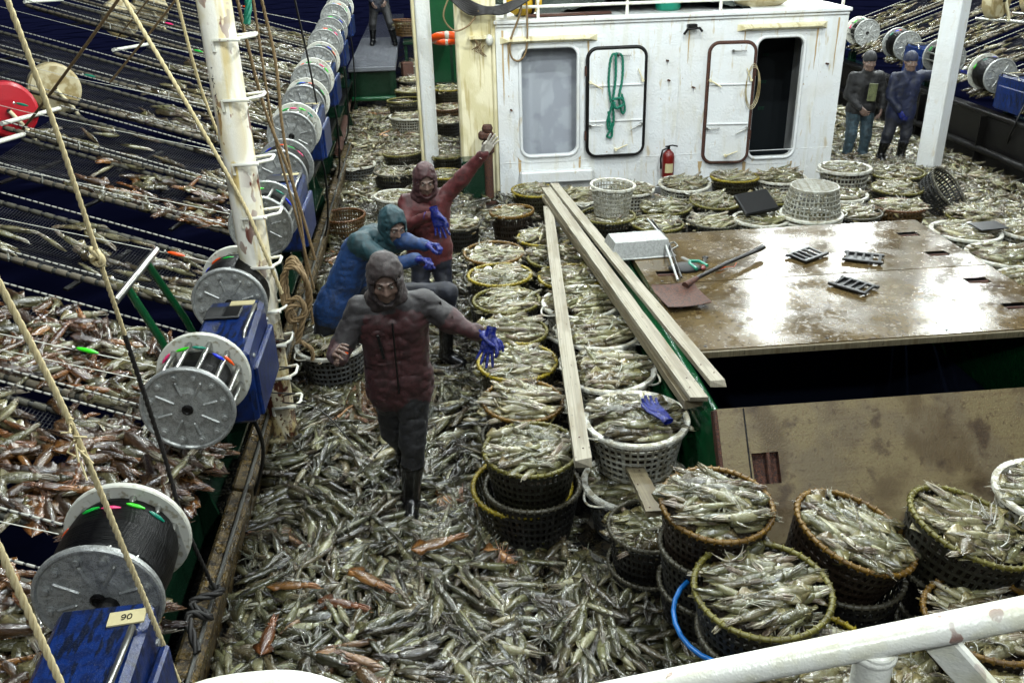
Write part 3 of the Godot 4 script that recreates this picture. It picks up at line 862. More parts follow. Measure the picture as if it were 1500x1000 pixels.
	basket("olive", "olive rimmed wide basket left of the white post", Vector3(-.46, .30, -12.7), .60, {"fill": .03, "tone": 2})
	basket("grey", "grey basket heaped with squid by the port gutter", Vector3(-1.12, .27, -12.3), .56, {"fill": .08, "tone": 2})
	basket("white", "white rimmed basket just behind the hooded man in red", Vector3(-.5, .31, -10.5), .52, {"fill": .0, "tone": 2})
	basket("white", "dirty white basket standing in the squid aft of post", Vector3(-.42, .34, -15.0), .60, {"fill": .05, "tone": 2})
	basket("olive", "hollow dark basket behind the dirty white basket", Vector3(-.48, .42, -16.0), .62, {"fill": -.08, "tone": 2})
	basket("olive", "olive basket before the raised gangway", Vector3(-.40, .42, -16.9), .56, {"fill": .05, "tone": 2})
	basket("dark", "dark basket beside the raised gangway", Vector3(-.36, .50, -17.6), .58, {"fill": .05, "tone": 2})
	basket("white", "white basket far aft beside the gangway", Vector3(-.33, .62, -18.8), .56, {"fill": .05, "tone": 2})
	basket("brown", "orange brown basket on the far green bench", Vector3(-.42, 1.42, -19.2), .52, {"fill": -.1, "tone": 1})
	basket("dark", "dark basket between white post and cream column", Vector3(.22, .34, -14.5), .52, {"fill": .03, "tone": 2})
	basket("brown", "brown rimmed basket between post and cream column", Vector3(.26, .34, -15.6), .56, {"fill": .03, "tone": 2})
	basket("yellow", "yellow lattice basket far between post and column", Vector3(.3, .38, -17.2), .58, {"fill": .05})
	basket("olive", "olive basket nearest the cream column's foot", Vector3(.14, .30, -12.4), .50, {"fill": .04})
	basket("yellow", "yellow rimmed basket hidden behind the red sleeve", Vector3(.12, .30, -11.4), .48, {"fill": .04})

# ---------------------------------------------------------------- the setting
func make_setting() -> void:
	struct("sea", MB.new().box(Vector3(0, -3.0, -60), Vector3(500, .2, 500)), M.night_sea)
	# the deck, with the hatch opening left free
	var dk := MB.new()
	for e in [[-1.6, 1.47, -31.0, 3.0], [4.08, 7.4, -31.0, 3.0], [1.47, 4.08, -4.24, 3.0], [1.47, 4.08, -31.0, -7.16]]:
		dk.box(Vector3((e[0] + e[1]) * .5, -.06, (e[2] + e[3]) * .5), Vector3(e[1] - e[0], .12, e[3] - e[2]))
	struct("deck", dk, M.deck_steel)
	var hull := MB.new()
	hull.box(Vector3(-1.7, -1.3, -14), Vector3(.2, 2.5, 34))
	hull.box(Vector3(7.55, -1.3, -14), Vector3(.2, 2.5, 34))
	tag(obj("hull", hull, M.hull_paint), "dark steel hull sides below the fishing deck", "ship hull")
	# port bulwark under the reels
	var b := thing("bulwark", "dark green port bulwark carrying the row of squid reels", "bulwark")
	obj("plate", MB.new().box(Vector3(-1.52, .30, -14), Vector3(.03, .6, 33.5)), M.dark_green, b)
	obj("top_rail", MB.new().box(Vector3(-1.5, .63, -14), Vector3(.16, .06, 33.5), Basis.IDENTITY, .012), M.dark_steel, b)
	for i in 11:
		var z := -1.2 - i * 1.6
		var f := MB.new()
		f.prism(PackedVector2Array([Vector2(0, 0), Vector2(.16, 0), Vector2(.03, .55), Vector2(0, .55)]), -.012, .012, Transform3D(Basis.IDENTITY, Vector3(-1.503, 0, z)))
		obj("bracket", f, M.dark_green, b)
	var g := thing("gutter_board", "wet brown gutter board along the port side of the deck", "board")
	for i in 4:
		var z0 := -1.6 - i * 2.9
		obj("board", MB.new().box(Vector3(-1.30, .17, z0 - 1.44), Vector3(.12, .32, 2.86), Basis(Vector3(0, 0, 1), -.22), .015), M.gutter_wood, g)
	obj("edge_strip", MB.new().box(Vector3(-1.235, .335, -7.4), Vector3(.018, .03, 11.6), Basis(Vector3(0, 0, 1), -.22), .004), M.bright_steel, g)
	var g2 := thing("gutter_pipe", "dark rusty pipe along the far port side gutter", "pipe")
	obj("pipe", MB.new().tube([Vector3(-1.42, .22, -13.2), Vector3(-1.55, .24, -17), Vector3(-1.7, .3, -24)], .06, 10), M.rusty_iron, g2)
	# starboard bulwark
	var s := thing("bulwark", "dark starboard bulwark behind the two far men", "bulwark")
	obj("plate", MB.new().box(Vector3(7.42, .35, -14), Vector3(.05, .75, 33.5)), M.dark_steel, s)
	obj("top_rail", MB.new().box(Vector3(7.45, .74, -14), Vector3(.16, .06, 33.5), Basis.IDENTITY, .012), M.dark_steel, s)
	obj("fender_pipe", MB.new().tube([Vector3(7.34, .28, -2), Vector3(7.34, .28, -28)], .05, 8), M.dark_steel, s)
	for i in 11:
		obj("bracket", MB.new().box(Vector3(7.35, .36, -5.0 - i * 1.6), Vector3(.10, .7, .02)), M.dark_steel, s)

func make_cabin() -> void:
	var t := thing("deck_house", "white steel deck house with two doorways and weathered paint", "deck house")
	var Z := -11.3
	var wall := CSGBox3D.new()
	wall.name = "wall"
	wall.size = Vector3(4.42, 2.18, .06)
	wall.position = Vector3(3.03, 1.03, Z - .03)
	wall.material = M.wall_paint
	t.add_child(wall)
	for d in [[1.47, 1.17, .70, 1.32], [4.40, 1.09, .60, 1.50]]:
		var cut := CSGPolygon3D.new()
		cut.name = numbered("opening", wall)
		cut.polygon = rrect(d[2], d[3], .11, 6)
		cut.depth = .4
		cut.operation = CSGShape3D.OPERATION_SUBTRACTION
		cut.material = M.wall_paint
		cut.position = Vector3(d[0] - 3.03, d[1] - 1.03, .2)
		wall.add_child(cut)
		# raised coaming round the opening
		var ring := []
		for p in rrect(d[2] + .03, d[3] + .03, .125, 6): ring.append(Vector3(d[0] + p.x, d[1] + p.y, Z + .012))
		obj("door_coaming", MB.new().tube(ring, .022, 7, false, true), M.wall_paint, t)
		var pl := MB.new()
		var outer := rrect(d[2] + .20, d[3] + .20, .19, 6)
		var inner := rrect(d[2] + .05, d[3] + .05, .135, 6)
		for i in outer.size():
			var j := (i + 1) % outer.size()
			var q := []
			for e in [outer[i], outer[j], inner[j], inner[i]]: q.append(Vector3(d[0] + e.x, d[1] + e.y, Z + .006))
			pl.quad(q[0], q[1], q[2], q[3])
			pl.quad(Vector3(q[0].x, q[0].y, Z), Vector3(q[1].x, q[1].y, Z), q[1], q[0])
		obj("door_plate", pl, M.wall_paint, t)
	obj("side_wall", MB.new().box(Vector3(.85, 1.03, Z - 1.3), Vector3(.06, 2.18, 2.47)), M.wall_paint, t)
	obj("side_wall", MB.new().box(Vector3(5.21, 1.03, Z - 1.3), Vector3(.06, 2.18, 2.47)), M.wall_paint, t)
	obj("back_wall", MB.new().box(Vector3(3.03, 1.03, Z - 2.56), Vector3(4.42, 2.18, .06)), M.wall_paint, t)
	obj("roof", MB.new().box(Vector3(3.03, 2.145, Z - 1.28), Vector3(4.46, .045, 2.66), Basis.IDENTITY, .01), M.wall_paint, t)
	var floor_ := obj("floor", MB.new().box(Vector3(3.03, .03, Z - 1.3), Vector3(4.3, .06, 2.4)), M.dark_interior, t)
	obj("partition", MB.new().box(Vector3(1.5, 1.05, Z - .26), Vector3(1.2, 2.1, .04)), M.grey_interior, t)
	obj("partition", MB.new().box(Vector3(2.12, 1.05, Z - 1.2), Vector3(.04, 2.1, 1.9)), M.grey_interior, t)
	obj("partition", MB.new().box(Vector3(3.9, 1.05, Z - 1.25), Vector3(.04, 2.1, 1.9)), M.rusty_iron, t)
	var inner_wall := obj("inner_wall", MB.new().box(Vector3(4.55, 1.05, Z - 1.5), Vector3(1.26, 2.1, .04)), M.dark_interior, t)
	# stencilled rows of marks on the wall inside the right doorway
	for i in 9:
		var mk := MB.new()
		for k in 3:
			mk.box(Vector3(4.46 + (i % 3) * .14 + k * .03, 1.66 - i * .125, Z - 1.474), Vector3(.02, .035 - .01 * (k % 2), .006))
			mk.box(Vector3(4.465 + (i % 3) * .14 + k * .03, 1.68 - i * .125, Z - 1.474), Vector3(.03, .008, .007))
		obj("stencil_mark", mk, M.lettering_green, inner_wall)
	# drip hoods over the doorways
	for d in [[1.47, 1.94, 1.0], [4.40, 1.98, .95]]:
		var h := MB.new()
		var hw: float = d[2] * .5
		h.hexa([Vector3(d[0] - hw, d[1] - .012, Z + .10), Vector3(d[0] + hw, d[1] - .012, Z + .10), Vector3(d[0] + hw + .1, d[1] - .05, Z), Vector3(d[0] - hw - .1, d[1] - .05, Z),
			Vector3(d[0] - hw, d[1] + .003, Z + .10), Vector3(d[0] + hw, d[1] + .003, Z + .10), Vector3(d[0] + hw + .1, d[1] + .03, Z), Vector3(d[0] - hw - .1, d[1] + .03, Z)])
		obj("drip_hood", h, M.cream_paint, t)
	# rails with base edge
	var edge := MB.new()
	edge.box(Vector3(3.03, 2.10, Z + .012), Vector3(4.42, .03, .025), Basis.IDENTITY, .008)
	obj("wall_edge", edge, M.wall_paint, t)
	obj("sill_box", MB.new().box(Vector3(1.55, .24, Z + .06), Vector3(.95, .16, .12), Basis.IDENTITY, .02), M.wall_paint, t)
	# the two door leaves, folded back against the wall
	for d in [[2.31, 1.14, .76, 1.36, "left", 0.0], [3.77, 1.06, .60, 1.53, "right", .12]]:
		var leaf := obj("door_leaf", MB.new().prism(rrect(d[2] - .07, d[3] - .07, .10, 6), -.02, .028), M.wall_paint, t)
		leaf.position = Vector3(d[0], d[1], Z + .05)
		leaf.rotation.y = -d[5]
		var gs := MB.new()
		var ring := []
		for p in rrect(d[2] - .03, d[3] - .03, .12, 6): ring.append(Vector3(p.x, p.y, .0))
		gs.tube(ring, .024, 7, false, true)
		obj("gasket", gs, M.rusty_iron if d[4] == "right" else M.dark_steel, leaf)
		for yy in [-.22, .22]:
			obj("stiffener", MB.new().box(Vector3(0, yy * d[3] / 1.36, .034), Vector3(d[2] - .08, .018, .02), Basis.IDENTITY, .004), M.wall_paint, leaf)
		var k := 0
		for q in [[-.48, .27], [-.48, -.27], [.46, .27], [.46, -.27], [0.0, -.6], [0.0, .6]]:
			var dg := MB.new()
			var px: float = q[0] * (d[2] - .06)
			var py: float = q[1] * d[3] * .73 * (1.0 if absf(q[1]) < .5 else .98)
			dg.tube([Vector3(px, py, .02), Vector3(px, py, .075)], .018, 8)
			var a: float = [0.0 - .5, .05, 2.0, 3.6, .4, 0.0][k]
			dg.tube([Vector3(px, py, .066), Vector3(px + cos(a) * .16, py + sin(a) * .16, .075)], [.011, .008], 6)
			obj("dog_handle", dg, M.bright_steel if k % 2 else M.cream_paint, leaf)
			k += 1
		for yy in [-.4, .4]:
			obj("hinge", MB.new().tube([Vector3(-d[2] * .5 if d[4] == "left" else d[2] * .5, yy - .06, 0), Vector3(-d[2] * .5 if d[4] == "left" else d[2] * .5, yy + .06, 0)], .02, 8), M.rusty_iron, leaf)
	# little lamp bracket over the middle, dead
	var br := obj("bracket", MB.new().box(Vector3(3.24, 2.02, Z + .04), Vector3(.12, .05, .08), Basis.IDENTITY, .01), M.dark_steel, t)
	obj("clamp", MB.new().tube([Vector3(3.14, 1.93, Z + .06), Vector3(3.17, 1.99, Z + .09), Vector3(3.32, 2.0, Z + .09), Vector3(3.36, 1.96, Z + .07)], .016, 6), M.dark_steel, br)
	for q in [[2.95, 1.62], [3.3, 1.28], [2.98, 1.38], [5.02, 1.5], [.98, 1.1]]:
		obj("eye_bolt", MB.new().tube([Vector3(q[0], q[1], Z), Vector3(q[0] + .01, q[1], Z + .05)], .012, 6), M.rusty_iron, t)
	# weld seams, rust runs under hoods, hinges and bolts
	for x in [1.89, 3.12, 4.92]:
		obj("weld_seam", MB.new().tube([Vector3(x, .02, Z), Vector3(x + .004, 1.0, Z), Vector3(x, 2.09, Z)], .006, 5), M.wall_paint, t)
	obj("weld_seam", MB.new().tube([Vector3(.86, .42, Z), Vector3(5.2, .425, Z)], .005, 5), M.wall_paint, t)
	for q in [[.97, 1.95, .5, .016], [1.96, 1.95, .35, .012], [3.93, 2.0, .3, .012], [4.86, 1.98, .55, .014], [1.08, .50, .28, .03], [1.86, .52, .3, .02], [3.46, .32, .2, .03], [4.06, .34, .24, .035], [4.7, .36, .2, .02], [3.22, 1.97, .4, .01], [.9, 2.05, .9, .012], [5.12, 2.05, .7, .012]]:
		var rr := MB.new()
		rr.flat()
		var left := []
		var right := []
		for i in 7:
			var f := i / 6.0
			var ww: float = q[3] * (1.0 - f * f) * rng.randf_range(.5, 1.1) + .001
			var mx: float = q[0] + rng.randf_range(-.003, .003)
			left.append(Vector3(mx - ww, q[1] - q[2] * f, Z + .0035))
			right.append(Vector3(mx + ww, q[1] - q[2] * f, Z + .0035))
		for i in 6: rr.quad(left[i + 1], right[i + 1], right[i], left[i])
		obj("rust_run", rr, M.rust_run, t)
	# railing on the roof
	var r := thing("roof_railing", "white pipe railing along the deck house roof edge", "railing")
	for yy in [2.30, 2.62]:
		obj("rail", MB.new().tube([Vector3(.85, yy, Z - .08), Vector3(5.2, yy, Z - .08)], .018, 8), M.rail_paint, r)
	for x in [.95, 1.35, 2.45, 3.62, 4.72, 5.18]:
		obj("post", MB.new().tube([Vector3(x, 2.16, Z - .08), Vector3(x, 2.62, Z - .08)], .02, 8), M.rail_paint, r)
	# gear on the roof
	var net := MB.new()
	var fn := FastNoiseLite.new()
	fn.seed = 9
	fn.frequency = 2.2
	net.smooth()
	for i in 40:
		for k in 14:
			var q := []
			for e in [[i, k], [i + 1, k], [i + 1, k + 1], [i, k + 1]]:
				var x: float = 1.4 + 2.7 * e[0] / 40.0
				var z: float = Z - .25 - 1.9 * e[1] / 14.0
				var ed: float = sin(PI * e[0] / 40.0) * sin(PI * (.12 + .88 * e[1] / 14.0))
				q.append(Vector3(x, 2.16 + ed * (.5 + .3 * fn.get_noise_2d(x, z)) + .05 * fn.get_noise_2d(x * 4, z * 4), z))
			net.quad(q[0], q[1], q[2], q[3])
	tag(obj("net_heap", net, M.net_pile), "dark green fishing net heaped on the deck house roof", "fishing net")
	for e in [["plank", Vector3(1.75, 2.19, Z - .2), Vector3(1.05, .03, .12), "rusty_iron", "rust coloured plank lying on the roof behind the railing", "plank"]]:
		tag(obj(e[0], MB.new().box(e[1], e[2], Basis(Vector3.UP, .05), .006), M[e[3]]), e[4], e[5])
	var drum := thing("plastic_drum", "green plastic drum among the nets on the roof", "drum", Vector3(3.05, 2.17, Z - .45))
	obj("body", MB.new().disc([Vector2(0, 0), Vector2(.15, 0), Vector2(.16, .03), Vector2(.16, .45), Vector2(.14, .48), Vector2(0, .48)], 20), M.teal_plastic, drum)
	obj("hoop", MB.new().disc([Vector2(.155, .2), Vector2(.17, .21), Vector2(.17, .23), Vector2(.155, .24)], 20), M.teal_plastic, drum)
	var buoy := thing("striped_float", "yellow float with black bands behind the roof railing", "float", Vector3(1.2, 2.34, Z - .35))
	obj("float", MB.new().ball(Vector3.ZERO, Vector3(.24, .17, .16), 14), M.yellow_paint, buoy)
	for x in [-.08, .08]:
		var ring := []
		for k in 16: ring.append(Vector3(x + .04 * sin(TAU * k / 16), cos(TAU * k / 16) * .165, sin(TAU * k / 16) * .155))
		obj("band", MB.new().tube(ring, .02, 6, false, true), M.black_rubber, buoy)
	var sack := MB.new()
	sack.ball(Vector3(4.35, 2.33, Z - .6), Vector3(.42, .22, .3), 14, Basis(Vector3(0, 0, 1), .15))
	tag(obj("sack", sack, M.cream_float), "cream sack lying at the right end of the roof", "sack")
	var roofbox := thing("locker", "dark green locker standing at the back of the roof", "locker", Vector3(2.2, 2.17, Z - 2.3))
	obj("body", MB.new().box(Vector3(0, .45, 0), Vector3(2.6, .9, .5), Basis.IDENTITY, .02), M.dark_green, roofbox)
	obj("lid", MB.new().box(Vector3(0, .92, 0), Vector3(2.66, .05, .54), Basis.IDENTITY, .01), M.dark_green, roofbox)
	# cream deck column left of the cabin
	var col := thing("steel_column", "broad cream steel column left of the deck house", "column")
	obj("shaft", MB.new().box(Vector3(.57, 2.4, -11.62), Vector3(.46, 4.8, .5), Basis.IDENTITY, .03), M.cream_paint, col)
	obj("corner_pipe", MB.new().tube([Vector3(.80, .05, -11.36), Vector3(.80, 4.7, -11.36)], .035, 10), M.cream_paint, col)
	obj("foot_box", MB.new().box(Vector3(.5, .28, -11.2), Vector3(.36, .5, .3), Basis.IDENTITY, .02), M.dark_green, col)
	obj("shelf_bracket", MB.new().box(Vector3(.62, 1.98, -11.32), Vector3(.24, .03, .12)), M.cream_paint, col)
	obj("lamp_socket", MB.new().ball(Vector3(.74, 1.95, -11.28), Vector3(.05, .07, .05), 10), M.white_ring, col)
	var wire := MB.new()
	for k in 5:
		var p := []
		for i in 8: p.append(Vector3(.56 + .025 * k + .04 * sin(i * 1.3 + k), 1.97 - .13 * sin(PI * i / 7.0) - .02 * k, -11.28 + .02 * cos(i + k)))
		wire.tube(p, .005, 4)
	obj("wire_tangle", wire, M.rope_brown, col)
	# rusty brown valve post
	var v := thing("valve_post", "rusty brown valve post standing beside the cream column", "valve post", Vector3(.66, 0, -11.05))
	obj("pipe", MB.new().tube([Vector3(0, 0, 0), Vector3(0, .62, 0)], .055, 12), M.rusty_iron, v)
	obj("base_flange", MB.new().disc([Vector2(0, 0), Vector2(.13, 0), Vector2(.13, .03), Vector2(0, .03)], 18), M.rusty_iron, v)
	obj("valve_body", MB.new().box(Vector3(0, .70, 0), Vector3(.15, .16, .14), Basis.IDENTITY, .03), M.rusty_iron, v)
	obj("valve_body", MB.new().box(Vector3(-.02, .85, 0), Vector3(.19, .11, .12), Basis.IDENTITY, .03), M.rusty_iron, v)
	obj("cap", MB.new().disc([Vector2(0, .9), Vector2(.06, .9), Vector2(.07, .94), Vector2(.055, .98), Vector2(0, .98)], 12), M.rusty_iron, v)
	# fire extinguisher
	var e := thing("fire_extinguisher", "red fire extinguisher with paper label against the white wall", "extinguisher", Vector3(3.0, .17, Z + .12))
	obj("cylinder", MB.new().lathe([Vector2(0, 0), Vector2(.075, 0), Vector2(.08, .012), Vector2(.08, .27), Vector2(.07, .31), Vector2(.035, .345), Vector2(.025, .36), Vector2(0, .36)], 20), M.extinguisher_red, e)
	var lab := MB.new()
	lab.smooth()
	for k in 6:
		var a0 := PI * (.28 + .44 * k / 6.0)
		var a1 := PI * (.28 + .44 * (k + 1) / 6.0)
		lab.quad(Vector3(cos(a1) * .0815, .07, sin(a1) * .0815), Vector3(cos(a0) * .0815, .07, sin(a0) * .0815), Vector3(cos(a0) * .0815, .19, sin(a0) * .0815), Vector3(cos(a1) * .0815, .19, sin(a1) * .0815))
	obj("label", lab, M.paper, e)
	obj("valve", MB.new().tube([Vector3(0, .35, 0), Vector3(0, .40, 0)], .02, 8), M.dark_steel, e)
	obj("lever", MB.new().tube([Vector3(-.05, .40, .02), Vector3(.04, .415, .02), Vector3(.11, .40, .03)], .01, 6), M.dark_steel, e)
	obj("hose", MB.new().tube([Vector3(-.02, .385, .03), Vector3(-.09, .36, .04), Vector3(-.11, .25, .04), Vector3(-.10, .12, .04)], .012, 6), M.black_rubber, e)
	# teal rope over the left door leaf
	var loops := [[Vector3(2.29, 1.75, Z + .15), Vector3(2.22, 1.70, Z + .13), Vector3(2.20, 1.40, Z + .12), Vector3(2.23, 1.16, Z + .13)], [Vector3(2.29, 1.75, Z + .15), Vector3(2.36, 1.70, Z + .13), Vector3(2.37, 1.45, Z + .12), Vector3(2.33, 1.2, Z + .14), Vector3(2.38, 1.02, Z + .13), Vector3(2.41, 1.08, Z + .13), Vector3(2.36, 1.26, Z + .15)], [Vector3(2.27, 1.74, Z + .16), Vector3(2.28, 1.45, Z + .15), Vector3(2.24, 1.15, Z + .16), Vector3(2.19, .92, Z + .13), Vector3(2.23, .80, Z + .12), Vector3(2.27, .92, Z + .13), Vector3(2.24, 1.2, Z + .17)], [Vector3(2.20, 1.05, Z + .13), Vector3(2.23, .84, Z + .14), Vector3(2.19, .74, Z + .12), Vector3(2.25, .73, Z + .12), Vector3(2.25, .9, Z + .14)]]
	var rp := thing("hanging_rope", "teal green rope looped over the left door leaf's handle", "rope")
	for l in loops: obj("loop", twisted(l, .016, 3), M.rope_teal, rp)
	obj("knot", twisted([Vector3(2.24, 1.2, Z + .18), Vector3(2.34, 1.22, Z + .19), Vector3(2.38, 1.14, Z + .17), Vector3(2.28, 1.1, Z + .2), Vector3(2.26, 1.18, Z + .19)], .018, 3), M.rope_teal, rp)
	obj("hook", MB.new().tube([Vector3(2.31, 1.74, Z + .08), Vector3(2.31, 1.75, Z + .19)], .013, 6), M.bright_steel, rp)
	# clear hose over the right leaf
	var hs := MB.new()
	for k in 3:
		var p := []
		for i in 18: p.append(Vector3(4.03 + (.075 + .01 * k) * cos(TAU * i / 17.0), 1.3 + .26 * sin(TAU * i / 17.0) - .02 * k, Z + .14 + .012 * k))
		hs.tube(p, .0045, 5)
	tag(obj("hose_coil", hs, M.cream_float), "thin pale hose coiled over the right door leaf's edge", "hose")
	# hose loop hanging from the roof rail at the left
	tag(obj("hanging_hose", MB.new().tube(smooth_path([Vector3(1.15, 2.75, Z + .06), Vector3(1.13, 2.3, Z + .07), Vector3(1.0, 1.95, Z + .06), Vector3(1.0, 1.75, Z + .05), Vector3(1.1, 1.70, Z + .05), Vector3(1.19, 1.85, Z + .06), Vector3(1.2, 2.3, Z + .06), Vector3(1.17, 2.7, Z + .05)], 6), .013, 6), M.rope_brown), "brown hose hanging in a loop before the left doorway", "hose")
	# black cables at the top of the column
	var cb := thing("cable_bundle", "black cables sagging between cream column and roof railing", "cables")
	for k in 7:
		var p := smooth_path([Vector3(.3, 2.55 - .02 * k, -11.2), Vector3(.5, 2.42 - .025 * k, -11.22 + .01 * k), Vector3(.72, 2.33 - .012 * k, -11.22), Vector3(.95, 2.36 - .015 * k, -11.2 + .012 * k), Vector3(1.3, 2.5 - .01 * k, -11.24)], 5)
		obj("cable", MB.new().tube(p, .014, 6), M.cable, cb)
	obj("cable_loop", MB.new().tube(smooth_path([Vector3(.3, 2.5, -11.2), Vector3(.2, 2.25, -11.2), Vector3(.32, 2.08, -11.22), Vector3(.5, 2.14, -11.2), Vector3(.62, 2.3, -11.2)], 6), .011, 6), M.rope_brown, cb)

func smooth_path(p: Array, sub: int) -> Array:
	var out := []
	for i in p.size() - 1:
		var a: Vector3 = p[maxi(i - 1, 0)]
		var b: Vector3 = p[i]
		var c: Vector3 = p[i + 1]
		var d: Vector3 = p[mini(i + 2, p.size() - 1)]
		for k in sub: out.append(b.cubic_interpolate(c, a, d, float(k) / sub))
	out.append(p[p.size() - 1])
	return out

func twisted(p: Array, r: float, strands := 3, pitch := 5.0) -> MB: # laid rope of real strands
	var c := Curve3D.new()
	var sp := smooth_path(p, 8)
	for q in sp: c.add_point(q)
	var L := c.get_baked_length()
	var n := clampi(int(L / (r * 0.85)), 8, 420)
	var m := MB.new()
	for s in strands:
		var pts := []
		for i in n + 1:
			var d := L * i / n
			var x := c.sample_baked(d)
			var t := (c.sample_baked(minf(d + .01, L)) - c.sample_baked(maxf(d - .01, 0))).normalized()
			var u := t.cross(Vector3(.3, .2, 1)).normalized()
			var w := t.cross(u)
			var a := d / (r * pitch) * TAU * 0.5 + TAU * s / strands
			pts.append(x + (u * cos(a) + w * sin(a)) * r * 0.5)
		m.tube(pts, r * 0.56, 5)
	return m

func make_posts() -> void:
	# mast at the port side with step irons
	var t := thing("mast", "white port mast with peeling paint, rust and step irons", "mast", Vector3(-1.17, 0, -5.4))
	obj("tube", MB.new().tube([Vector3(0, 1.0, 0), Vector3(0, 2.2, 0), Vector3(0, 3.4, 0), Vector3(0, 6.3, 0)], [.096, .096, .095, .092], 24), M.mast_paint, t)
	obj("lower_tube", MB.new().tube([Vector3(0, 0, 0), Vector3(0, .5, 0), Vector3(0, 1.0, 0)], [.0975, .097, .0965], 24), M.mast_rust, t)
	obj("foot", MB.new().disc([Vector2(0, 0), Vector2(.15, 0), Vector2(.15, .04), Vector2(.1, .05)], 20), M.rusty_iron, t)
	for h in [.40, .62, .86, 1.10, 1.40, 1.72, 2.05, 2.42, 2.75, 3.1]:
		var w := .13 if h > 1.6 else .085
		var x := .07
		obj("step_iron", MB.new().tube([Vector3(x, h, .10), Vector3(x + .05, h, .08), Vector3(x + w - .01, h + .01, .07), Vector3(x + w, h + .01, .05), Vector3(x + w, h + .01, -.04), Vector3(x + w - .01, h + .01, -.06), Vector3(x, h, -.06)], .010, 7), M.rail_paint, t)
		obj("step_iron", MB.new().tube([Vector3(-.02, h - .06, .098), Vector3(-.02, h, .108), Vector3(x + .06, h, .108)], .0115, 7), M.rail_paint, t)
	# handwritten strokes down the mast
	var mk := MB.new()
	for k in 9:
		var y := 2.6 - k * .03
		mk.box(Vector3(-.05 + .008 * sin(k * 2.1), y, .0785), Vector3(.018, .004, .004), Basis(Vector3(0, 0, 1), sin(k * 1.7)))
		mk.box(Vector3(-.056 + .006 * cos(k * 1.3), y - .012, .0765), Vector3(.003, .02, .004), Basis(Vector3(0, 0, 1), .3 * cos(k * 2.7)))
	obj("pen_marks", mk, M.black_rubber, t)
	var wire := MB.new()
	var p := []
	for i in 40: p.append(Vector3(-.02 + .16 * sin(i * .45), .95 - i * .014, .12 + .05 * cos(i * .45)))
	wire.tube(smooth_path(p, 2), .005, 5)
	wire.tube(smooth_path([Vector3(.05, .45, .12), Vector3(.3, .42, .2), Vector3(.5, .2, .3)], 5), .005, 5)
	tag(obj("wire", wire, M.rope_dark), "black wire wound around the foot of the port mast", "wire").position = Vector3(-1.17, 0, -5.4)
	var w := thing("square_post", "plain white square post before the cream column", "post", Vector3(-.06, 0, -12.36))
	obj("shaft", MB.new().box(Vector3(0, 2.8, 0), Vector3(.19, 5.6, .19), Basis(Vector3.UP, .2), .012), M.wall_paint, w)
	obj("gutter_strip", MB.new().box(Vector3(-.115, 2.8, .02), Vector3(.035, 5.6, .06), Basis(Vector3.UP, .2)), M.cream_paint, w)
	obj("foot", MB.new().box(Vector3(0, .02, 0), Vector3(.32, .04, .32)), M.rusty_iron, w)
	var r := thing("square_post", "white square post at right in front of starboard reels", "post", Vector3(6.6, 0, -11.25))
	obj("shaft", MB.new().box(Vector3(0, 2.9, 0), Vector3(.24, 5.8, .24), Basis(Vector3.UP, .55), .015), M.wall_paint, r)
	obj("foot", MB.new().box(Vector3(0, .02, 0), Vector3(.4, .04, .4), Basis(Vector3.UP, .55)), M.rusty_iron, r)

func make_rail() -> void:
	# white pipe rail in front of the camera
	var a := Vector3(.329, 2.17, -1.073)
	var b := Vector3(1.05, 2.453, -.917)
	var t := thing("handrail", "white pipe handrail with rust chips crossing the lower right corner", "railing")
	obj("top_pipe", MB.new().tube([a + (a - b) * .2, a, a.lerp(b, .5), b], .0245, 20), M.rail_paint, t)
	var s := a.lerp(b, .44)
	obj("stanchion", MB.new().tube([s + Vector3(0, -.015, 0), s + Vector3(0, -.5, .0), s + Vector3(0, -1.3, 0)], .03, 18), M.rail_paint, t)
	obj("weld_collar", MB.new().ball(s + Vector3(0, -.026, 0), Vector3(.036, .018, .032), 14), M.rail_paint, t)
	var q := a.lerp(b, .56)
	var bd := (Vector3(.852, 2.18, -.92) - Vector3(.748, 2.295, -.992))
	var bx := bd.normalized()
	var bn := bx.cross(Vector3(.2, -.6, .75)).normalized()
	obj("brace", MB.new().box(Vector3(.80, 2.237, -.956) + Vector3(.02, -.03, .0), Vector3(.24, .055, .02), Basis(bx, bn, bx.cross(bn)), .004), M.rail_paint, t)
	var l := thing("handrail", "white curved rail end at the bottom left of the picture", "railing")
	obj("bent_pipe", MB.new().tube(smooth_path([Vector3(-.62, 2.10, -1.09), Vector3(-.48, 2.172, -1.13), Vector3(-.36, 2.185, -1.14), Vector3(-.26, 2.175, -1.13), Vector3(-.16, 2.12, -1.10), Vector3(-.1, 2.0, -1.07)], 6), .022, 14), M.rail_paint, l)

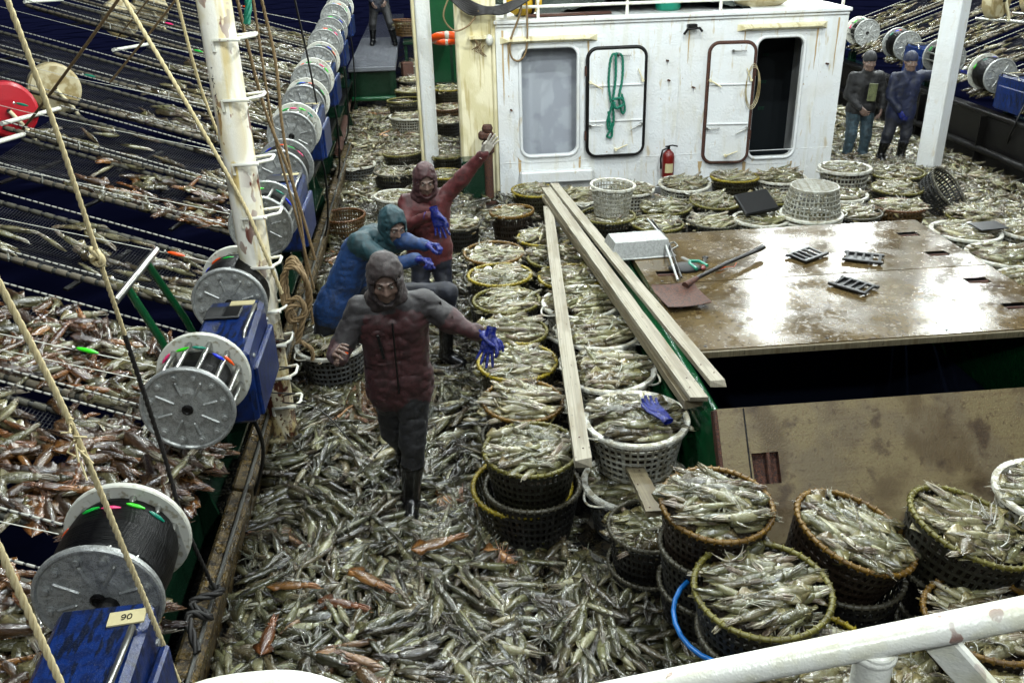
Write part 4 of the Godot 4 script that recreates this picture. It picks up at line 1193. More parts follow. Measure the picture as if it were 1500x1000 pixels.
func make_hatch() -> void:
	var t := thing("hatch_coaming", "dark green steel coaming around the fish hold hatch", "hatch")
	# rounded coaming wall: swept plate
	var path := []
	var L := 1.40
	var R := 4.16
	var F := -4.12
	var K := -7.25
	for c in [[L + .18, F - .18, PI * .5, PI], [L + .18, K + .18, PI, PI * 1.5], [R - .18, K + .18, PI * 1.5, TAU], [R - .18, F - .18, 0.0, PI * .5]]:
		for k in 6:
			var a: float = lerpf(c[2], c[3], k / 5.0)
			path.append(Vector2(c[0] + cos(a) * .18, c[1] + sin(a) * .18))
	var w := MB.new()
	w.smooth()
	var n := path.size()
	var prof := [Vector2(0, 0), Vector2(0, .70), Vector2(.025, .74), Vector2(.07, .765), Vector2(.11, .76), Vector2(.13, .74), Vector2(.13, 0.0)]
	var ctr := Vector2((L + R) * .5, (F + K) * .5)
	for i in n:
		var p0: Vector2 = path[i]
		var p1: Vector2 = path[(i + 1) % n]
		var pm: Vector2 = path[(i + n - 1) % n]
		var pp: Vector2 = path[(i + 2) % n]
		var n0 := ((p0 - pm).normalized() + (p1 - p0).normalized()).normalized()
		var n1 := ((p1 - p0).normalized() + (pp - p1).normalized()).normalized()
		var i0 := Vector2(n0.y, -n0.x)
		var i1 := Vector2(n1.y, -n1.x)
		if i0.dot(ctr - p0) < 0: i0 = -i0
		if i1.dot(ctr - p1) < 0: i1 = -i1
		for k in prof.size() - 1:
			var a: Vector2 = prof[k]
			var b: Vector2 = prof[k + 1]
			var q := [p0 + i0 * a.x, p1 + i1 * a.x, p1 + i1 * b.x, p0 + i0 * b.x]
			w.quad(Vector3(q[3].x, b.y, q[3].y), Vector3(q[2].x, b.y, q[2].y), Vector3(q[1].x, a.y, q[1].y), Vector3(q[0].x, a.y, q[0].y))
	obj("coaming_wall", w, M.green_paint, t)
	obj("half_round", MB.new().tube([Vector3(L - .02, .55, F - .25), Vector3(L - .02, .55, K + .2)], .03, 8), M.green_paint, t)
	var hold := thing("fish_hold", "dark open fish hold between the two hatch covers", "hold")
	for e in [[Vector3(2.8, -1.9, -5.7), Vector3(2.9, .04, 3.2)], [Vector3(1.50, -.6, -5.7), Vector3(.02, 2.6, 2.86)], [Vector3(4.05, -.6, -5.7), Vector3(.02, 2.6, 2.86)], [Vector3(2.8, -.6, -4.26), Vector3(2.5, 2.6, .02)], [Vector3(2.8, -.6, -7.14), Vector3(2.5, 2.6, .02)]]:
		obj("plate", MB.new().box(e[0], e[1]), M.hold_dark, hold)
	var glove := MB.new()
	glove.ball(Vector3(1.66, .42, -4.5), Vector3(.07, .12, .05), 10, Basis(Vector3(0, 0, 1), .4))
	tag(obj("cloth_bundle", glove, M.burgundy), "dull red cloth bundle at the dark hold's corner", "cloth")
	# two covers lying on the coaming: boxes with hand holes cut through
	var label := ["wet brown plywood hatch cover nearest the dark opening", "wet brown plywood hatch cover on the far side by the baskets"]
	for i in 2:
		var z0 := -4.9 - i * 1.115
		var c := CSGBox3D.new()
		c.name = numbered("hatch_cover", self)
		c.size = Vector3(2.62, .055, 1.10)
		c.position = Vector3(2.83, .80, z0 - .55)
		c.material = M.wet_ply
		add_child(c)
		tag(c, label[i], "hatch cover", "hatch covers")
		var holes := [[1.06, .20], [1.06, -.27]] if i == 0 else [[1.07, -.20], [1.07, .27]]
		if i == 1: holes.append([-1.12, .35])
		for h in holes:
			var cut := CSGBox3D.new()
			cut.name = numbered("hand_hole", c)
			cut.operation = CSGShape3D.OPERATION_SUBTRACTION
			cut.size = Vector3(.17, .042, .10)
			cut.position = Vector3(h[0], .014, h[1])
			cut.material = M.dark_steel
			c.add_child(cut)
			obj("hand_grip", MB.new().tube([Vector3(h[0] - .082, .012, h[1]), Vector3(h[0] + .082, .012, h[1])], .012, 8), M.rusty_iron, c)
		obj("edge_batten", MB.new().box(Vector3(0, -.002, .561), Vector3(2.6, .046, .02), Basis.IDENTITY, .004), M.plank_dirty if i == 0 else M.tan_ply, c)
		for x in [-1.2, -.4, .4, 1.2]:
			obj("screw", MB.new().disc([Vector2(.012, .027), Vector2(.012, .030), Vector2(0, .031)], 8, Transform3D(Basis.IDENTITY, Vector3(x, 0, .5))), M.dark_steel, c)
	# the cover that leans against the near side
	var t2 := CSGBox3D.new()
	t2.name = numbered("hatch_cover", self)
	t2.size = Vector3(2.62, 1.06, .06)
	t2.material = M.tan_ply
	t2.basis = Basis(Vector3.RIGHT, -.62)
	t2.position = Vector3(2.76, .405, -3.845)
	add_child(t2)
	tag(t2, "tan plywood hatch cover leaning against the near coaming behind baskets", "hatch cover", "hatch covers")
	for h in [[-1.07, .19], [-1.07, -.3], [1.07, .19]]:
		var cut := CSGBox3D.new()
		cut.name = numbered("hand_hole", t2)
		cut.operation = CSGShape3D.OPERATION_SUBTRACTION
		cut.size = Vector3(.15, .17, .05)
		cut.position = Vector3(h[0], h[1], .02)
		cut.material = M.rusty_iron
		t2.add_child(cut)
		obj("hand_grip", MB.new().tube([Vector3(h[0] + .02, h[1] - .084, .018), Vector3(h[0] + .02, h[1] + .084, .018)], .014, 8), M.rusty_iron, t2)
	obj("edge_batten", MB.new().box(Vector3(-1.318, 0, 0), Vector3(.022, 1.05, .066), Basis.IDENTITY, .004), M.rusty_iron, t2)
	obj("joint_strip", MB.new().box(Vector3(-1.16, 0, .031), Vector3(.008, 1.05, .004)), M.dark_steel, t2)

# a sawn board: slightly bowed, edges nibbled, ends uneven; its long way is y
func rough_bar(w: float, L: float, h: float) -> MB:
	var m := MB.new()
	m.flat()
	var n := 22
	var bow := rng.randf_range(-.012, .012)
	var rings := []
	for i in n + 1:
		var y := -L * .5 + L * i / n
		var b := bow * (1.0 - pow(2.0 * i / n - 1.0, 2.0))
		var ring := []
		for c in [[-1, -1], [1, -1], [1, 1], [-1, 1]]:
			var ends := rng.randf_range(-.022, .022) if i == 0 or i == n else 0.0
			ring.append(Vector3(c[0] * w * .5 + b + rng.randf_range(-.0022, .0022), y + ends, c[1] * h * .5 + b * .4 + rng.randf_range(-.0015, .0015)))
		rings.append(ring)
	for i in n:
		for k in 4:
			var k2 := (k + 1) % 4
			m.quad(rings[i][k], rings[i][k2], rings[i + 1][k2], rings[i + 1][k])
	m.quad(rings[0][3], rings[0][2], rings[0][1], rings[0][0])
	m.quad(rings[n][0], rings[n][1], rings[n][2], rings[n][3])
	return m

func stick(called: String, a: Vector3, b: Vector3, w: float, h: float, m: Material, label: String, cat: String, group := "") -> MeshInstance3D:
	var d := (b - a)
	var x := d.normalized()
	var z := x.cross(Vector3.UP).normalized()
	var y := z.cross(x)
	# the long way is y of the mesh, so that the grain runs along it
	var o := obj(called, rough_bar(w, d.length(), h), m)
	o.transform = Transform3D(Basis(z, x, z.cross(x)), (a + b) * .5)
	tag(o, label, cat, group)
	for i in 6:
		var yy: float = d.length() * ([-.48, -.46, -.1, .12, .45, .475][i])
		for sd in [-1.0, 1.0]:
			obj("nail_head", MB.new().disc([Vector2(.005, 0), Vector2(.005, .0025), Vector2(0, .003)], 6, Transform3D(Basis(Vector3.RIGHT, PI / 2 if sd > 0 else -PI / 2), Vector3(rng.randf_range(-.3, .3) * w, yy, sd * h * .5))), M.rusty_iron, o)
	return o

func make_hatch_things() -> void:
	stick("plank", Vector3(1.10, .80, -8.75), Vector3(1.36, .90, -4.17), .095, .032, M.plank_wood, "long pale plank, left of the pair across the hatch corner", "plank", "planks over the baskets")
	stick("plank", Vector3(1.19, .82, -8.82), Vector3(1.50, .93, -4.27), .085, .032, M.plank_wood, "long pale plank, right of the pair across the hatch corner", "plank", "planks over the baskets")
	stick("plank", Vector3(1.09, .755, -8.6), Vector3(1.345, .845, -4.22), .11, .045, M.plank_dirty, "dirty plank lying beneath the long plank pair", "plank", "planks over the baskets")
	stick("plank", Vector3(1.06, .735, -8.3), Vector3(.665, .745, -3.86), .092, .045, M.plank_wood, "single plank laid down the middle between basket rows", "plank", "planks over the baskets")
	stick("plank", Vector3(1.03, .38, -4.5), Vector3(.97, .66, -3.5), .10, .03, M.plank_dirty, "short plank sloping under the white basket with glove", "plank", "planks over the baskets")
	# upturned tray
	var tr := thing("metal_tray", "dull aluminium tray upside down on the hatch's left end", "tray", Vector3(1.58, .828, -6.72), .05)
	var m := MB.new()
	var a := [Vector3(-.26, 0, .17), Vector3(.26, 0, .17), Vector3(.26, 0, -.17), Vector3(-.26, 0, -.17), Vector3(-.21, .13, .12), Vector3(.22, .13, .12), Vector3(.22, .13, -.12), Vector3(-.21, .13, -.12)]
	m.hexa(a)
	obj("shell", m, M.cast_metal, tr)
	obj("lip", MB.new().tube([Vector3(-.27, .008, .18), Vector3(.27, .008, .18), Vector3(.27, .008, -.18), Vector3(-.27, .008, -.18)], .008, 6, false, true), M.cast_metal, tr)
	obj("handle", MB.new().tube([Vector3(.28, .02, .06), Vector3(.33, .04, .05), Vector3(.33, .04, -.05), Vector3(.28, .02, -.06)], .008, 6), M.bright_steel, tr)
	# rusty shovel
	var s := thing("shovel", "rusty square shovel with a long dark handle on the hatch", "shovel", Vector3(1.66, .85, -5.66), .12)
	var bl := MB.new()
	bl.smooth()
	for i in 6:
		for k in 4:
			var q := []
			for e in [[i, k], [i, k + 1], [i + 1, k + 1], [i + 1, k]]:
				var x: float = -.16 + .32 * e[0] / 6.0
				var z: float = -.17 + .34 * e[1] / 4.0
				q.append(Vector3(x, .02 + .5 * x * x + (.03 if e[1] == 0 else 0.0), z))
			bl.quad(q[0], q[1], q[2], q[3])
			var d := Vector3(0, -.006, 0)
			bl.quad(q[3] + d, q[2] + d, q[1] + d, q[0] + d)
	obj("blade", bl, M.rusty_iron, s)
	obj("socket", MB.new().tube([Vector3(.08, .045, -.12), Vector3(.2, .06, -.2)], [.03, .02], 8), M.rusty_iron, s)
	obj("handle", MB.new().tube([Vector3(.2, .06, -.2), Vector3(.55, .055, -.44), Vector3(.92, .05, -.66)], [.017, .017, .018], 10), M.cable, s)
	obj("grip", MB.new().tube([Vector3(.88, .05, -.64), Vector3(.97, .05, -.695)], .022, 8), M.black_rubber, s)
	tag(obj("iron_rod", MB.new().tube([Vector3(1.74, .99, -7.05), Vector3(1.80, .93, -6.75), Vector3(1.73, .855, -6.0)], .010, 6), M.cast_metal), "thin steel rod leaning from the tray towards the shovel", "rod")
	tag(obj("iron_rod", MB.new().tube([Vector3(1.77, .99, -7.02), Vector3(1.83, .92, -6.72), Vector3(1.77, .855, -6.05)], .009, 6), M.dark_steel), "dark thin rod beside the steel rod on the hatch", "rod")
	# three black jig frames
	var lab := ["black ladder shaped jig rack lying left on wet hatch", "black ladder shaped jig rack in the white glare", "black ladder shaped jig rack nearest the dark opening"]
	var where := [[Vector3(2.87, .838, -6.38), .55], [Vector3(3.27, .838, -6.25), -.5], [Vector3(2.95, .838, -5.72), -.95]]
	for i in 3:
		var f := thing("jig_rack", lab[i], "jig rack", where[i][0], where[i][1], "black jig racks on the hatch")
		for z in [-.085, .085]:
			obj("side_bar", MB.new().box(Vector3(0, .012, z), Vector3(.30, .022, .028), Basis.IDENTITY, .005), M.black_rubber, f)
		for k in 5:
			obj("rung", MB.new().box(Vector3(-.12 + .06 * k, .012, 0), Vector3(.022, .014, .15), Basis(Vector3.RIGHT, .1), .003), M.black_rubber, f)
		obj("backing", MB.new().box(Vector3(-.04, .004, 0), Vector3(.17, .005, .14)), M.black_rubber, f)
	# pliers and tool heap
	var p := thing("pliers", "pliers with teal handles lying by the tray", "pliers", Vector3(1.92, .83, -6.36), .4)
	obj("handle", MB.new().tube([Vector3(0, .03, 0), Vector3(-.05, .035, .06), Vector3(-.06, .03, .16)], .013, 7), M.teal_plastic, p)
	obj("handle", MB.new().tube([Vector3(0, .03, 0), Vector3(.05, .035, .05), Vector3(.05, .03, .15)], .013, 7), M.teal_plastic, p)
	obj("jaw", MB.new().box(Vector3(0, .03, -.05), Vector3(.03, .015, .10), Basis.IDENTITY, .005), M.bright_steel, p)
	var kn := thing("wrench", "dark wrench with a red grip lying by the pliers", "wrench", Vector3(2.03, .83, -6.34), -.35)
	obj("bar", MB.new().box(Vector3(0, .02, 0), Vector3(.025, .012, .20), Basis.IDENTITY, .004), M.dark_steel, kn)
	obj("grip", MB.new().box(Vector3(0, .022, .09), Vector3(.032, .02, .12), Basis.IDENTITY, .007), M.extinguisher_red, kn)
	obj("head", MB.new().ball(Vector3(0, .02, -.11), Vector3(.03, .01, .03), 8), M.dark_steel, kn)
	tag(obj("rag", MB.new().ball(Vector3(1.86, .84, -6.28), Vector3(.13, .03, .10), 12), M.black_cloth), "black rag under the pliers on the hatch", "rag")
	var orr := thing("fishing_jig", "orange squid jig lying loose on the wet hatch", "jig", Vector3(2.12, .84, -6.22), .5)
	obj("body", MB.new().tube([Vector3(-.05, 0, 0), Vector3(0, .003, 0), Vector3(.05, 0, 0)], [.006, .012, .006], 7), M.orange_plastic, orr)
	obj("hook_crown", MB.new().disc([Vector2(.006, 0), Vector2(.018, .012), Vector2(.004, .004)], 8, Transform3D(Basis(Vector3(0, 0, 1), PI / 2), Vector3(-.055, 0, 0))), M.bright_steel, orr)
	obj("line", MB.new().tube([Vector3(.05, 0, 0), Vector3(.12, -.005, .03), Vector3(.2, -.005, -.02)], .002, 4), M.orange_plastic, orr)
	# black tray over a basket, black mat
	var bt := obj("crate_lid", MB.new().box(Vector3.ZERO, Vector3(.36, .05, .30), Basis.IDENTITY, .01), M.black_rubber)
	bt.transform = Transform3D(Basis.from_euler(Vector3(.45, .2, .1)), Vector3(3.2, .63, -8.45))
	tag(bt, "black plastic tray tipped over a white basket by the hatch", "tray")
	var mt := obj("rubber_mat", MB.new().box(Vector3.ZERO, Vector3(.32, .012, .18), Basis.IDENTITY, .004), M.black_rubber)
	mt.transform = Transform3D(Basis.from_euler(Vector3(.1, .2, -.05)), Vector3(5.15, .56, -7.58))
	tag(mt, "black rubber mat lying on squid in the right white basket", "mat")
	# blue hoop behind the near basket
	var ring := []
	for k in 26: ring.append(Vector3(cos(TAU * k / 26) * .27, sin(k * .5) * .01, sin(TAU * k / 26) * .27))
	var hp := obj("hoop", MB.new().tube(ring, .012, 8, false, true), M.hoop_blue)
	hp.position = Vector3(1.20, .50, -2.95)
	hp.rotation = Vector3(.1, 0, .12)
	tag(hp, "bright blue hoop around the large olive basket near the railing", "hoop")
	# pipes and things on the raised gangway aft
	var g := thing("gangway", "raised wet steel gangway at the far port side", "gangway")
	obj("platform", MB.new().box(Vector3(-1.05, .84, -21.5), Vector3(.86, .08, 9.4), Basis.IDENTITY, .01), M.wet_gangway, g)
	for k in 26:
		obj("tread_bar", MB.new().box(Vector3(-1.05, .885, -17.0 - k * .16), Vector3(.84, .012, .05), Basis.IDENTITY, .003), M.wet_gangway, g)
	obj("front_plate", MB.new().box(Vector3(-1.05, .55, -16.9), Vector3(.84, .5, .03)), M.dark_green, g)
	obj("front_bar", MB.new().tube([Vector3(-1.45, .32, -16.8), Vector3(-.65, .32, -16.8)], .045, 10), M.green_paint, g)
	for x in [-1.4, -.7]:
		obj("leg", MB.new().box(Vector3(x, .42, -16.86), Vector3(.06, .84, .06)), M.dark_green, g)
	var bn := thing("bench", "dark green steel bench far aft between gangway and column", "bench")
	obj("top", MB.new().box(Vector3(.0, 1.05, -19.3), Vector3(1.0, .06, 1.6), Basis.IDENTITY, .01), M.dark_green, bn)
	for x in [-.45, .45]: obj("leg", MB.new().box(Vector3(x, .5, -18.6), Vector3(.06, 1.0, .06)), M.dark_green, bn)
	obj("back_wall", MB.new().box(Vector3(.25, 1.6, -20.2), Vector3(1.1, 3.2, .06)), M.green_paint, bn)
	tag(obj("wood_block", MB.new().box(Vector3(-.45, .55, -18.5), Vector3(.22, .3, .16), Basis(Vector3.UP, .3), .01), M.rusty_iron), "brown wooden block under the far green bench", "block")
	var lb := thing("life_buoy", "orange life buoy hanging at the cream column's left edge", "life buoy", Vector3(.28, 1.66, -14.0))
	var lr := []
	for k in 20: lr.append(Vector3(cos(TAU * k / 20) * .2, sin(TAU * k / 20) * .07, sin(TAU * k / 20) * .2))
	obj("ring", MB.new().tube(lr, .055, 10, false, true), M.orange_plastic, lb)
	for k in 4: obj("band", MB.new().ball(lr[k * 5], Vector3(.062, .062, .062), 10), M.white_ring, lb)

# ---------------------------------------------------------------- squid jigging machines
const JIGS := ["pink_plastic", "green_plastic", "orange_plastic", "blue_plastic", "teal_plastic", "lime_plastic"]

func reel_parts(t: Node3D, at: Vector3, detail: bool, sd: int, fullness: float) -> void:
	# axis along z, camera side flange at z = 0, the far one at z = -0.36
	var ax := func(z: float) -> Transform3D: return Transform3D(Basis(Vector3.RIGHT, PI / 2), at + Vector3(0, 0, z))
	var line := MB.new()
	line.disc([Vector2(.05, -.335), Vector2(fullness - .02, -.335), Vector2(fullness - .008, -.30), Vector2(fullness, -.18), Vector2(fullness - .008, -.05), Vector2(fullness - .02, -.02), Vector2(.05, -.02)], 30, ax.call(0.0))
	var reel := obj("reel", line, M.black_line, t)
	var fl := MB.new()
	# flange: dished plate with a raised rim
	fl.disc([Vector2(0, -.012), Vector2(.225, -.012), Vector2(.228, -.006), Vector2(.228, .012), Vector2(.222, .018), Vector2(.213, .018), Vector2(.207, .008), Vector2(.12, .006), Vector2(.09, .012), Vector2(.03, .012), Vector2(.0, .012)], 44, ax.call(0.0))
	var ribs := MB.new()
	var bolts := MB.new()
	for k in 8:
		var a := TAU * (k + .3) / 8
		var d := Vector3(cos(a), sin(a), 0)
		var rb := MB.new() if detail else ribs
		rb.box(at + d * .115 + Vector3(0, 0, .012), Vector3(.10 if k % 2 else .075, .014, .012), Basis(Vector3(0, 0, 1), a), .005)
		if detail: obj("rib", rb, M.cast_metal, reel)
	for k in 12:
		var a := TAU * k / 12 + .2
		var d := Vector3(cos(a), sin(a), 0) * .178
		var bo := MB.new() if detail else bolts
		bo.disc([Vector2(.02, .006), Vector2(.02, .012), Vector2(.013, .013), Vector2(.012, .024), Vector2(.0, .025)], 8, Transform3D(Basis(Vector3.RIGHT, PI / 2), at + d))
		if detail: obj("bolt", bo, M.cast_metal, reel)
	if not detail:
		obj("ribs", ribs, M.cast_metal, reel, "stuff")
		obj("bolts", bolts, M.cast_metal, reel, "stuff")
	obj("flange", fl, M.cast_metal, reel)
	obj("hub_bolt", MB.new().disc([Vector2(.028, .012), Vector2(.028, .02), Vector2(.018, .024), Vector2(.012, .02), Vector2(0, .018)], 10, ax.call(0.0)), M.dark_steel, reel)
	var bk := MB.new()
	bk.disc([Vector2(.15, -.374), Vector2(.235, -.374), Vector2(.24, -.368), Vector2(.24, -.350), Vector2(.235, -.344), Vector2(.15, -.346)], 44, ax.call(0.0))
	bk.disc([Vector2(0, -.370), Vector2(.2, -.370), Vector2(.2, -.350), Vector2(0, -.350)], 24, ax.call(0.0))
	obj("flange", bk, M.white_ring if sd % 3 else M.cast_metal, reel)
	for k in 12:
		var a := TAU * k / 12 + .2
		var d := Vector3(cos(a), sin(a), 0) * .19
		if a > PI + .5 and a < TAU - .5: continue
		obj("guide_rod", MB.new().tube([at + d + Vector3(0, 0, -.35), at + d + Vector3(0, 0, -.005)], .013, 8), M.bright_steel, reel)
	# squid jigs caught between the turns of line
	var r := RandomNumberGenerator.new()
	r.seed = sd
	for k in 5:
		var a := lerpf(.3, 2.8, (k + r.randf() * .9) / 5.0)
		var c := Vector3(cos(a), sin(a), 0)
		var tn := Vector3(-sin(a), cos(a), 0)
		var p := at + c * .205 + Vector3(0, 0, -.30 + .08 * r.randf())
		var j := MB.new()
		j.tube([p - tn * .034, p - tn * .01, p + tn * .02, p + tn * .036], [.003, .009, .008, .002], 7)
		obj("jig", j, M[JIGS[(k + sd) % 6]], reel)

func machine(label: String, zf: float, x: float, h: float, detail: bool, sd: int, group: String, side := 1.0) -> void:
	var t := thing("jigging_machine", label, "jigging machine", Vector3(x, 0, zf), 0.0, group)
	reel_parts(t, Vector3(0, h, 0), detail, sd, .165)
	reel_parts(t, Vector3(-.03, h + .03, -1.25), detail, sd + 3, .212)
	var bx := obj("motor_box", MB.new().box(Vector3(.05, h - .14, -.79), Vector3(.32, .44, .74), Basis(Vector3.UP, .04), .025), M.blue_paint, t)
	obj("side_cover", MB.new().box(Vector3(.05 + side * .175, h - .20, -.79), Vector3(.035, .30, .58), Basis.IDENTITY, .01), M.blue_paint, bx)
	if sd != 1: obj("top_panel", MB.new().box(Vector3(.0, h + .090, -.95), Vector3(.20, .02, .16), Basis.IDENTITY, .006), M.black_rubber, bx)
	if sd != 1: obj("name_plate", MB.new().box(Vector3(.08, h + .083, -1.10), Vector3(.14, .008, .06)), M.paper, bx)
	obj("grab_bar", MB.new().tube([Vector3(side * .17, h + .07, -.62), Vector3(side * .18, h + .12, -.64), Vector3(side * .18, h + .12, -.98), Vector3(side * .17, h + .07, -1.0)], .012, 7), M.bright_steel, bx)
	obj("shaft", MB.new().tube([Vector3(0, h, -.35), Vector3(0, h, -1.3)], .04, 10), M.dark_steel, t)
	for z in [-.55, -1.02]:
		obj("stand", MB.new().box(Vector3(-.05 * side, (h - .35 + .66) * .5, z), Vector3(.12, h - .34 - .66, .10), Basis.IDENTITY, .01), M.dark_green, t)
	obj("foot_plate", MB.new().box(Vector3(-.12 * side, .675, -.79), Vector3(.4, .02, .8)), M.dark_green, t)
	obj("cable", MB.new().tube(smooth_path([Vector3(.12 * side, h - .2, -.5), Vector3(.2 * side, h - .45, -.48), Vector3(.16 * side, .5, -.6), Vector3(.05 * side, .2, -.7)], 5), .012, 6), M.black_rubber, t)
	if detail:
		for k in 4: obj("bolt", MB.new().disc([Vector2(.014, 0), Vector2(.014, .008), Vector2(0, .01)], 6, Transform3D(Basis(Vector3(0, 0, 1), -PI / 2), Vector3(.222, h - .2 + .2 * (k % 2), -.55 - .48 * (k / 2)))), M.cast_metal, bx)

func make_machines() -> void:
	var g := "port side squid jigging machines"
	machine("blue jigging machine at the lower left corner with paper plate", -1.35, -1.27, 1.15, true, 1, g)
	machine("blue jigging machine with twin metal reels left of the mast foot", -3.9, -1.28, 1.21, true, 2, g)
	machine("jigging machine half hidden behind the white mast", -6.25, -1.28, 1.36, false, 3, g)
	machine("jigging machine just past the mast's upper step irons", -8.45, -1.32, 1.52, false, 4, g)
	machine("jigging machine fourth along port rail with speckled reel face", -10.7, -1.38, 1.62, false, 5, g)
	machine("jigging machine fifth along the port rail beside the far racks", -13.1, -1.44, 1.73, false, 6, g)
	machine("farthest jigging machine at the top of the port rail", -15.6, -1.5, 1.85, false, 7, g)
	g = "starboard squid jigging machines"
	machine("starboard jigging machine behind the deck house corner", -15.6, 7.6, 1.28, false, 8, g, -1.0)
	machine("starboard jigging machine behind the two far men", -12.9, 7.62, 1.22, false, 9, g, -1.0)
	machine("starboard jigging machine with blue box at the right edge", -10.25, 7.55, 1.18, false, 10, g, -1.0)
	var bf := thing("rod_frame", "black bent rod frame on top of the nearest blue box", "rod frame", Vector3(-1.27, 1.235, -2.0))
	for k in 3:
		var x := -.11 + .09 * k
		obj("rod", MB.new().tube([Vector3(x, .01, .25), Vector3(x, .03, .02), Vector3(x + .07, .03, -.02), Vector3(x + .07, .012, .22)], .008, 6), M.black_rubber, bf)
	obj("rod", MB.new().tube([Vector3(-.18, .012, .08), Vector3(.14, .014, -.04)], .008, 6), M.black_rubber, bf)
	# plate on the box nearest the camera: 90
	var pl := thing("number_plate", "small stained plate reading 90 on the nearest blue box", "number plate", Vector3(-1.14, 1.235, -2.42), .1)
	obj("plate", MB.new().box(Vector3.ZERO, Vector3(.12, .006, .065)), M.paper, pl)
	var tm := TextMesh.new()
	tm.text = "90"
	var sf := SystemFont.new()
	sf.font_names = PackedStringArray(["Droid Sans"])
	tm.font = sf
	tm.font_size = 24
	tm.pixel_size = .0015
	tm.depth = .003
	var tx := obj("lettering", tm, M.cable, pl)
	tx.transform = Transform3D(Basis(Vector3.RIGHT, -PI / 2) , Vector3(.0, .004, .0))

# ---------------------------------------------------------------- outboard racks
var RK := {}
func lashed(a: Vector3, b: Vector3, r: float, pitch: float, c0: Color, c1: Color) -> MB:
	var m := MB.new()
	var n := int(a.distance_to(b) / pitch)
	m.smooth()
	for i in n:
		var p := a.lerp(b, float(i) / n)
		var q := a.lerp(b, (i + .72) / n)
		var e := a.lerp(b, (i + 1.0) / n)
		m.color(c0)
		m.tube([p, q], r, 6, true)
		m.color(c1)
		m.tube([q, e], r * .72, 6, false)
	return m

func rack_node(label: String, at: Vector3, side: float, length: float, group: String, turn := 0.0) -> Node3D:
	var W := .94
	var t := thing("net_rack", label, "net rack", at, 0.0, group)
	var d := Vector3(-1 * side, .285, -.2).normalized()
	var z := Vector3(0, 0, -1)
	z = (z - d * z.dot(d)).normalized()
	var up := d.cross(z) if side < 0 else z.cross(d)
	t.basis = Basis(Vector3.UP, turn) * Basis(d, up, d.cross(up))
	var key := "%d_%.1f" % [int(side), length]
	var zs := 1.0 if (d.cross(up)).dot(Vector3(0, 0, -1)) > 0 else -1.0
	if not RK.has(key):
		var k := {}
		k.rope0 = lashed(Vector3(0, .05, 0), Vector3(length, .05, 0), .0065, .05, Color(.34, .33, .29), Color(.03, .03, .03)).done()
		k.pole0 = lashed(Vector3(0, -.02, .03 * zs), Vector3(length, -.02, .03 * zs), .024, .10, Color(.10, .085, .055), Color(.03, .028, .02)).done()
		k.rope1 = lashed(Vector3(0, .05, W * zs), Vector3(length, .05, W * zs), .0065, .05, Color(.34, .33, .29), Color(.03, .03, .03)).done()
		k.pole1 = lashed(Vector3(0, -.02, (W - .03) * zs), Vector3(length, -.02, (W - .03) * zs), .020, .10, Color(.06, .055, .04), Color(.02, .02, .018)).done()
		k.end = MB.new().tube([Vector3(length, .02, 0), Vector3(length, .02, W * zs)], .022, 8).done()
		var net := MB.new()
		for i in 41:
			var f := i / 40.0
			var p := []
			for j in 13: p.append(Vector3(length * j / 12.0, -.02 - .10 * sin(PI * f) + .01 * sin(j * 2.0 + i), f * W * zs))
			net.tube(p, .0026, 3, false)
		for j in int(length * 44):
			var x := length * (j + .5) / int(length * 44)
			var p := []
			for i in 9: p.append(Vector3(x, -.02 - .10 * sin(PI * i / 8.0), W * zs * i / 8.0))
			net.tube(p, .0024, 3, false)
		k.net = net.done()
		RK[key] = k
	var k: Dictionary = RK[key]
	obj("edge_rope", k.rope0, M.lash, t)
	obj("edge_pole", k.pole0, M.lash, t)
	obj("edge_rope", k.rope1, M.lash, t)
	obj("edge_pole", k.pole1, M.lash, t)
	obj("end_bar", k.end, M.white_ring, t)
	obj("netting", k.net, M.net_wire, t, "stuff")
	for x in [.25, .55, .85]:
		obj("crossbar", MB.new().box(Vector3(length * x, -.13, W * .5 * zs), Vector3(.035, .015, W * .96)), M.dark_steel, t)
	for x in [.35, .7]:
		obj("stay", MB.new().tube([Vector3(length * x, .05, .0), Vector3(length * x, -.03, .02 * zs)], .008, 4), M.white_ring, t)
	return t

func rack_squid(r: Node3D, label: String, count: int, x0: float, x1: float, tone: int, hump: float) -> void:
	var xfs := []
	var cols := []
	var zdir := 1.0 if r.basis.z.z < 0 else -1.0
	for i in count:
		var f := rng.randf()
		var x := lerpf(x0, x1, f * f)
		var w := rng.randf_range(.03, .91)
		var y := -.085 * sin(PI * w / .94) + .012 + hump * (1.0 - f) * rng.randf() * sin(PI * w / .94)
		var ang := rng.randf_range(-.5, .5) + (PI if rng.randf() < .4 else 0.0)
		if tone == 3: ang = rng.randf() * TAU
		var xf := r.transform * lay(Vector3(x, y, w * zdir), ang, rng.randf_range(-.15, .15), rng.randf_range(-1, 1), rng.randf_range(.8, 1.1))
		xfs.append(xf)
		var c: Color = TINTS[[4, 0, 4, 6, 5, 1, 4, 7][rng.randi_range(0, 7)]]
		if tone == 1: c = TINTS[[6, 5, 3, 6, 2, 4, 6, 7][rng.randi_range(0, 7)]]
		if tone == 3:
			c = [Color(1.05, .50, .18), Color(.78, .34, .14), Color(.55, .29, .15), Color(.85, .84, .70), Color(1.0, .97, .86), Color(.40, .23, .15), Color(.28, .18, .13), Color(.70, .69, .52)][rng.randi_range(0, 7)]
		xfs[-1] = xf
		cols.append(c * (Color(.46, .46, .43) if tone < 3 else Color(.5, .5, .5) * rng.randf_range(.45, 1.3)))
	heap_node(label, xfs, cols, 9)

